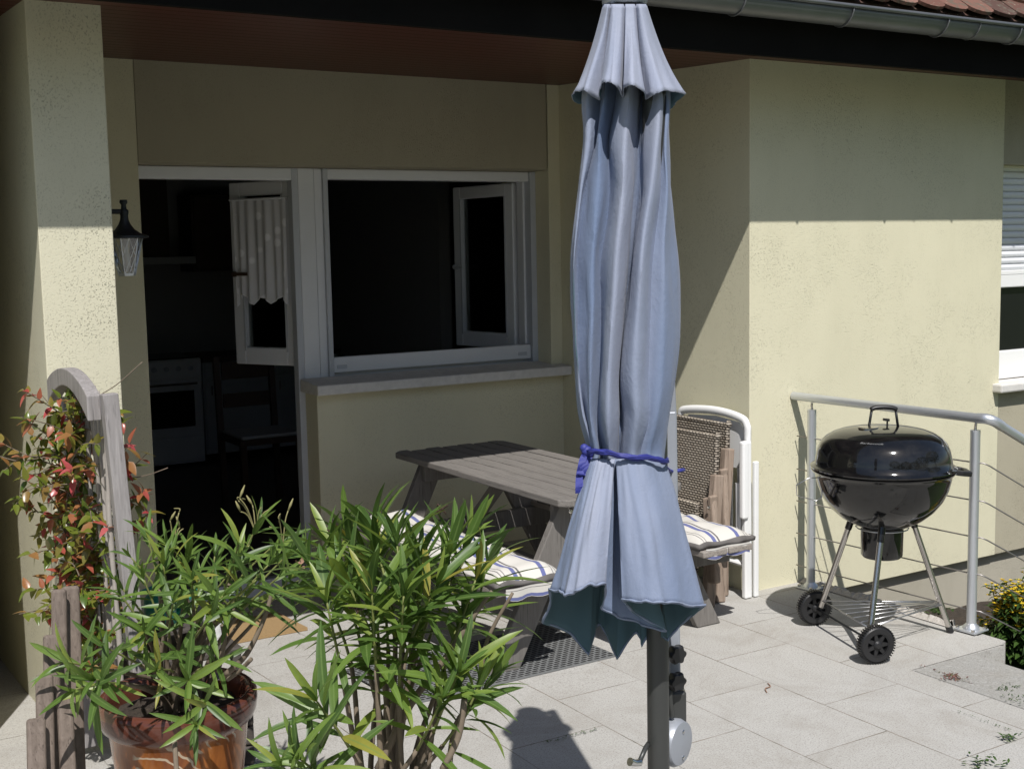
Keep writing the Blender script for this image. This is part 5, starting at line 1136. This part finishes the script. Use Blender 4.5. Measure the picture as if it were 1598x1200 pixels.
st.build('stem', M['twig'], cl, smooth=True); fo.attr['leaf'] = ('FLOAT_COLOR', fc); fo.build('foliage', M['climber'], cl, smooth=True)

# --- yellow loosestrife by the stairs
def loosestrife(x, y, z, ns, hmax, spread, label, seed, group='yellow flowering plants by the stairs'):
    rnd = random.Random(seed); t = thing('loosestrife', label, 'flowering plant', (x, y, z), group); st = MB(); fo = MB(); fc = []; pe = MB(); pc = []
    for s_ in range(ns):
        bx_, by_ = x+rnd.gauss(0, spread*.5), y+rnd.gauss(0, spread*.5); h = hmax*rnd.uniform(.72, 1); tp = Vector((bx_+rnd.gauss(0, .04), by_+rnd.gauss(0, .04), z+h))
        c = curve([(bx_, by_, z), (bx_+rnd.uniform(-.02, .02), by_, z+h*.5), tp], 8); st.tube(c, 0.003, 5); n = len(c); k = 0; f = 0.05
        while f < 1:
            q = f*(n-1); j = min(n-2, int(q)); p = c[j].lerp(c[j+1], q-j)
            for a in (0, 2*pi/3, 4*pi/3):
                a += k*1.05+rnd.uniform(-.3, .3); L = (0.075 if f < .75 else 0.045)*rnd.uniform(.8, 1.2); el = rnd.uniform(-.2, .5)
                leafgeo(fo, fc, p, Vector((cos(a)*cos(el), sin(a)*cos(el), sin(el))), Vector((0, 0, 1)), L, L*.42, rnd.uniform(.2, .6), rnd.random(), 4, .3, .2)
                if f > 0.62:
                    for q_ in range(2):
                        b_ = p+Vector((cos(a+.5), sin(a+.5), .3))*rnd.uniform(.012, .03)
                        for w in range(5): aa = w*2*pi/5+rnd.random(); leafgeo(pe, pc, b_, Vector((cos(aa), sin(aa), .55+cos(a)*.3)), Vector((0, 0, 1)), .013, .009, -.1, rnd.random(), 2, .1, .2)
            f += 0.028/h; k += 1
    st.build('stem', M['twig_green'], t, smooth=True); fo.attr['leaf'] = ('FLOAT_COLOR', fc); fo.build('foliage', M['broadleaf'], t, smooth=True)
    pe.attr['leaf'] = ('FLOAT_COLOR', pc); pe.build('flowers', M['petal'], t, smooth=True)
q = at(1572, 1000, 5.62); loosestrife(q.x, q.y, -0.28, 12, 0.46, 0.055, 'yellow flowered loosestrife clump at the right edge beside the steps', 3)
q = at(1604, 1000, 5.55); loosestrife(q.x, q.y, -0.30, 14, 0.50, 0.08, 'yellow flowered loosestrife cut by the right edge of the photo', 5)
q = at(1535, 970, 5.72); loosestrife(q.x, q.y, -0.20, 3, 0.21, 0.02, 'small low yellow flowered sprig just right of the near railing post', 8)
loosestrife(5.5, 3.75, -0.32, 16, 0.48, 0.14, 'yellow flowered loosestrife out on the bank', 9)
# --- weeds, sedum, dry bits on the paving
def weed(u, v, n_, r, label, mat, seed, L=0.022, z=0.004, name='weed', line=None, upw=0.5):
    rnd = random.Random(seed); d = Vector(at(u, v, 1.0)-Vector((0, 0, 1.7))); p = Vector((0, 0, 1.7))+d*((z-1.7)/d.z); t = MB(); c = []
    for k in range(n_):
        o = Vector((rnd.gauss(0, r), rnd.gauss(0, r), 0)) if line is None else Vector((line[0]*rnd.uniform(-1, 1)+rnd.gauss(0, .004), line[1]*rnd.uniform(-1, 1)+rnd.gauss(0, .004), 0))
        a = rnd.uniform(0, 2*pi); leafgeo(t, c, p+o+Vector((0, 0, rnd.uniform(0, L*.5))), Vector((cos(a), sin(a), upw)), Vector((0, 0, 1)), L*rnd.uniform(.6, 1.3), L*.4, .2, rnd.random(), 3, .2, .2)
    t.attr['leaf'] = ('FLOAT_COLOR', c); o = t.build(name, mat, loc=p, smooth=True); return tag(o, label, 'weed', 'small weeds in the paving joints')
weed(1487, 1058, 70, .020, 'reddish sedum tuft in the joint beside the grey slab', M['sedum'], 1, .016, name='sedum', upw=.9)
weed(1475, 1052, 40, 0, 'thin trail of reddish sedum along the grey slab joint', M['sedum'], 2, .010, name='sedum', line=(0, .13))
weed(1462, 957, 46, .022, 'green weed behind the foot of the right grill leg', M['broadleaf'], 3, .035)
weed(1571, 1073, 36, 0, 'row of tiny green weeds on the grey slab near its far end', M['broadleaf'], 4, .012, line=(.05, .03))
weed(1585, 1092, 30, 0, 'row of tiny green weeds on the grey slab, nearer one', M['broadleaf'], 5, .012, line=(.04, -.05))
weed(1545, 1128, 40, 0, 'tiny weeds along the paving joint left of the grey slab', M['broadleaf'], 6, .008, line=(0.0, .14))
weed(1540, 1193, 40, .03, 'green weed at the bottom right corner of the photo', M['broadleaf'], 8, .022)
weed(1578, 1155, 22, .015, 'green weed sprout by the right edge of the paving', M['broadleaf'], 12, .022)
weed(893, 1148, 60, 0, 'tiny weeds in the joint crossing the parasol shadow', M['broadleaf'], 9, .009, line=(.11, 0))
m = MB(); p = at(1593, 1130, 4.55); deadleaf(m, Vector((3.92, 2.72, 0.03)), 0.02, 0.02, rnd); tag(m.build('dead_leaf', M['deadleaf'], loc=(3.92, 2.72, 0.01), smooth=True), 'curled brown dead leaf on the paving at the right edge', 'leaf')
m = MB(); m.tube(curve([(2.10+1.08, 3.40, .004), (3.20, 3.43, .006), (3.235, 3.44, .004), (3.25, 3.47, .005)], 4), 0.0022, 5); tag(m.build('dry_twig', M['deadleaf'], loc=(3.2, 3.43, 0), smooth=True), 'little curved brown twig on the paving right of the parasol arm', 'twig')
# --- things half hidden behind the pot
def ground_at(u, v, z=0.0):
    d = at(u, v, 1.0)-Vector((0, 0, 1.7)); return Vector((0, 0, 1.7))+d*((z-1.7)/d.z)
p = at(334, 978, 4.35); m = MB(); pr_ = [(0.026, 0.0)]
for k in range(14): pr_ += [(0.030+0.0012*k*0.5, 0.006+k*0.007), (0.032+0.0012*k*0.5, 0.009+k*0.007)]
pr_ += [(0.040, 0.108), (0.036, 0.108), (0.033, 0.02)]
zz = p.z-0.05; tag(m.lathe(pr_, (p.x, p.y, zz), 28, capt=False).build('ribbed_cup', M['white_plastic'], loc=(p.x, p.y, zz), smooth=True), 'small white ribbed pot standing on the dark stand behind the oleander', 'pot')
sk = thing('dark_stand', 'low dark wooden plant stand behind the glazed pot', 'plant stand', (p.x-0.1, p.y+0.02, 0))
MB().bb(p.x-0.30, p.x+0.06, p.y-0.12, p.y+0.16, zz-0.025, zz-0.001).build('top', M['darkblock'], sk, bevel=0.004)
for dx in (-.28, .04):
    for dy in (-.10, .14): MB().bb(p.x+dx-.015, p.x+dx+.015, p.y+dy-.015, p.y+dy+.015, gz(p.x, p.y)+.0, zz-0.026).build('leg', M['darkblock'], sk)
M['teal'] = plain('teal plastic', (0.01, 0.16, 0.11), 0.35)
p2 = at(250, 950, 4.25); z2 = p2.z-0.06
wc2 = thing('watering_can', 'small teal green plastic watering can glimpsed through the oleander leaves', 'watering can', (p2.x, p2.y, z2))
MB().lathe([(0.05, 0), (0.056, 0.01), (0.052, 0.10), (0.035, 0.12), (0.03, 0.12)], (p2.x, p2.y, z2), 28).build('can_body', M['teal'], wc2, smooth='auto')
MB().tube([(p2.x+.05, p2.y, z2+.03), (p2.x+.10, p2.y, z2+.08), (p2.x+.135, p2.y, z2+.12)], [.012, .009, .007], 10).build('spout', M['teal'], wc2, smooth=True)
MB().tube(curve([(p2.x-.05, p2.y, z2+.03), (p2.x-.09, p2.y, z2+.06), (p2.x-.08, p2.y, z2+.12), (p2.x-.02, p2.y, z2+.14)], 4), .006, 8).build('handle', M['teal'], wc2, smooth=True)
s2 = thing('wooden_crate', 'upturned slatted wooden crate behind the pot under the watering can', 'crate', (p2.x, p2.y, 0))
for k in range(4): MB().bb(p2.x-.10, p2.x+.10, p2.y-.085+.045*k, p2.y-.05+.045*k, z2-.014, z2-.001).build('slat', M['darkblock'], s2, bevel=.002)
for dx in (-.09, .09): MB().bb(p2.x+dx-.012, p2.x+dx+.012, p2.y-.08, p2.y+.08, gz(p2.x, p2.y), z2-.015).build('side_board', M['darkblock'], s2, bevel=.002)
gp = ground_at(400, 1192)
bl = thing('block_stack', 'stack of dark wooden blocks standing right behind the brown glazed pot', 'wood blocks', (gp.x, gp.y+.03, 0))
for k in range(3): MB().box((gp.x-.045, gp.y+.05, 0.033+.066*k), (.11, .075, .062), rotm(rz=-.35+.03*k)).build('block', M['darkblock'], bl, bevel=.009, seg=3, loc=(gp.x, gp.y, .03+.066*k))

# ================================================================== what stands behind the camera (seen only as reflections)
def bigtree(x, y, h, r, seed, label):
    rnd = random.Random(seed); t = thing('garden_tree', label, 'tree', (x, y, -0.6), 'trees at the far side of the garden')
    m = MB(); m.tube(curve([(x, y, -.6), (x+.1, y, h*.3), (x, y+.1, h*.7)], 5), [.22-.014*i for i in range(11)], 10)
    for k in range(6): a = k*1.1; m.tube([(x, y, h*.35+k*.25), (x+cos(a)*r*.7, y+sin(a)*r*.7, h*.6+k*.2)], [.08, .03], 6)
    m.build('trunk', M['twig'], t, smooth=True); f = MB(); c = []
    for k in range(900):
        v = rdir(rnd)*r*rnd.uniform(.55, 1.0)**.5*(1+.25*mn.noise(Vector((k*.01, seed, 0)))); p = Vector((x, y, h*.72))+Vector((v.x, v.y, v.z*.85)); leafgeo(f, c, p, rdir(rnd), rdir(rnd), .55, .32, .1, rnd.random(), 2, .2, .2)
    f.attr['leaf'] = ('FLOAT_COLOR', c); f.build('crown', M['broadleaf'], t)
bigtree(1.0, -14, 6.5, 3.0, 1, 'broad leafy tree at the end of the lawn'); bigtree(5.2, -13, 4.6, 3.2, 2, 'lowest spreading tree right of the broad one'); bigtree(-6, -15, 9, 3.6, 3, 'tallest tree at the left end of the lawn'); bigtree(9.6, -10.5, 6.6, 3.6, 4, 'wide tree beside the lawn near the street'); bigtree(-2.2, -15.5, 4.2, 2.8, 5, 'small bushy tree between the tall and the broad one'); bigtree(13.5, -5, 7.5, 3.4, 6, 'tree standing closest to the house on the street side')
hgp = MB(); rnd = random.Random(2); xsH = [-20+0.7*i for i in range(70)]
for i in range(len(xsH)-1): hgp.bb(xsH[i], xsH[i+1]+.05, -17.2+rnd.uniform(-.2, .2), -16, -.6, 1.3+rnd.uniform(-.15, .15))
tag(hgp.build('garden_hedge', M['hedge'], loc=(0, -16.5, -.6)), 'clipped green hedge closing the lawn', 'hedge')
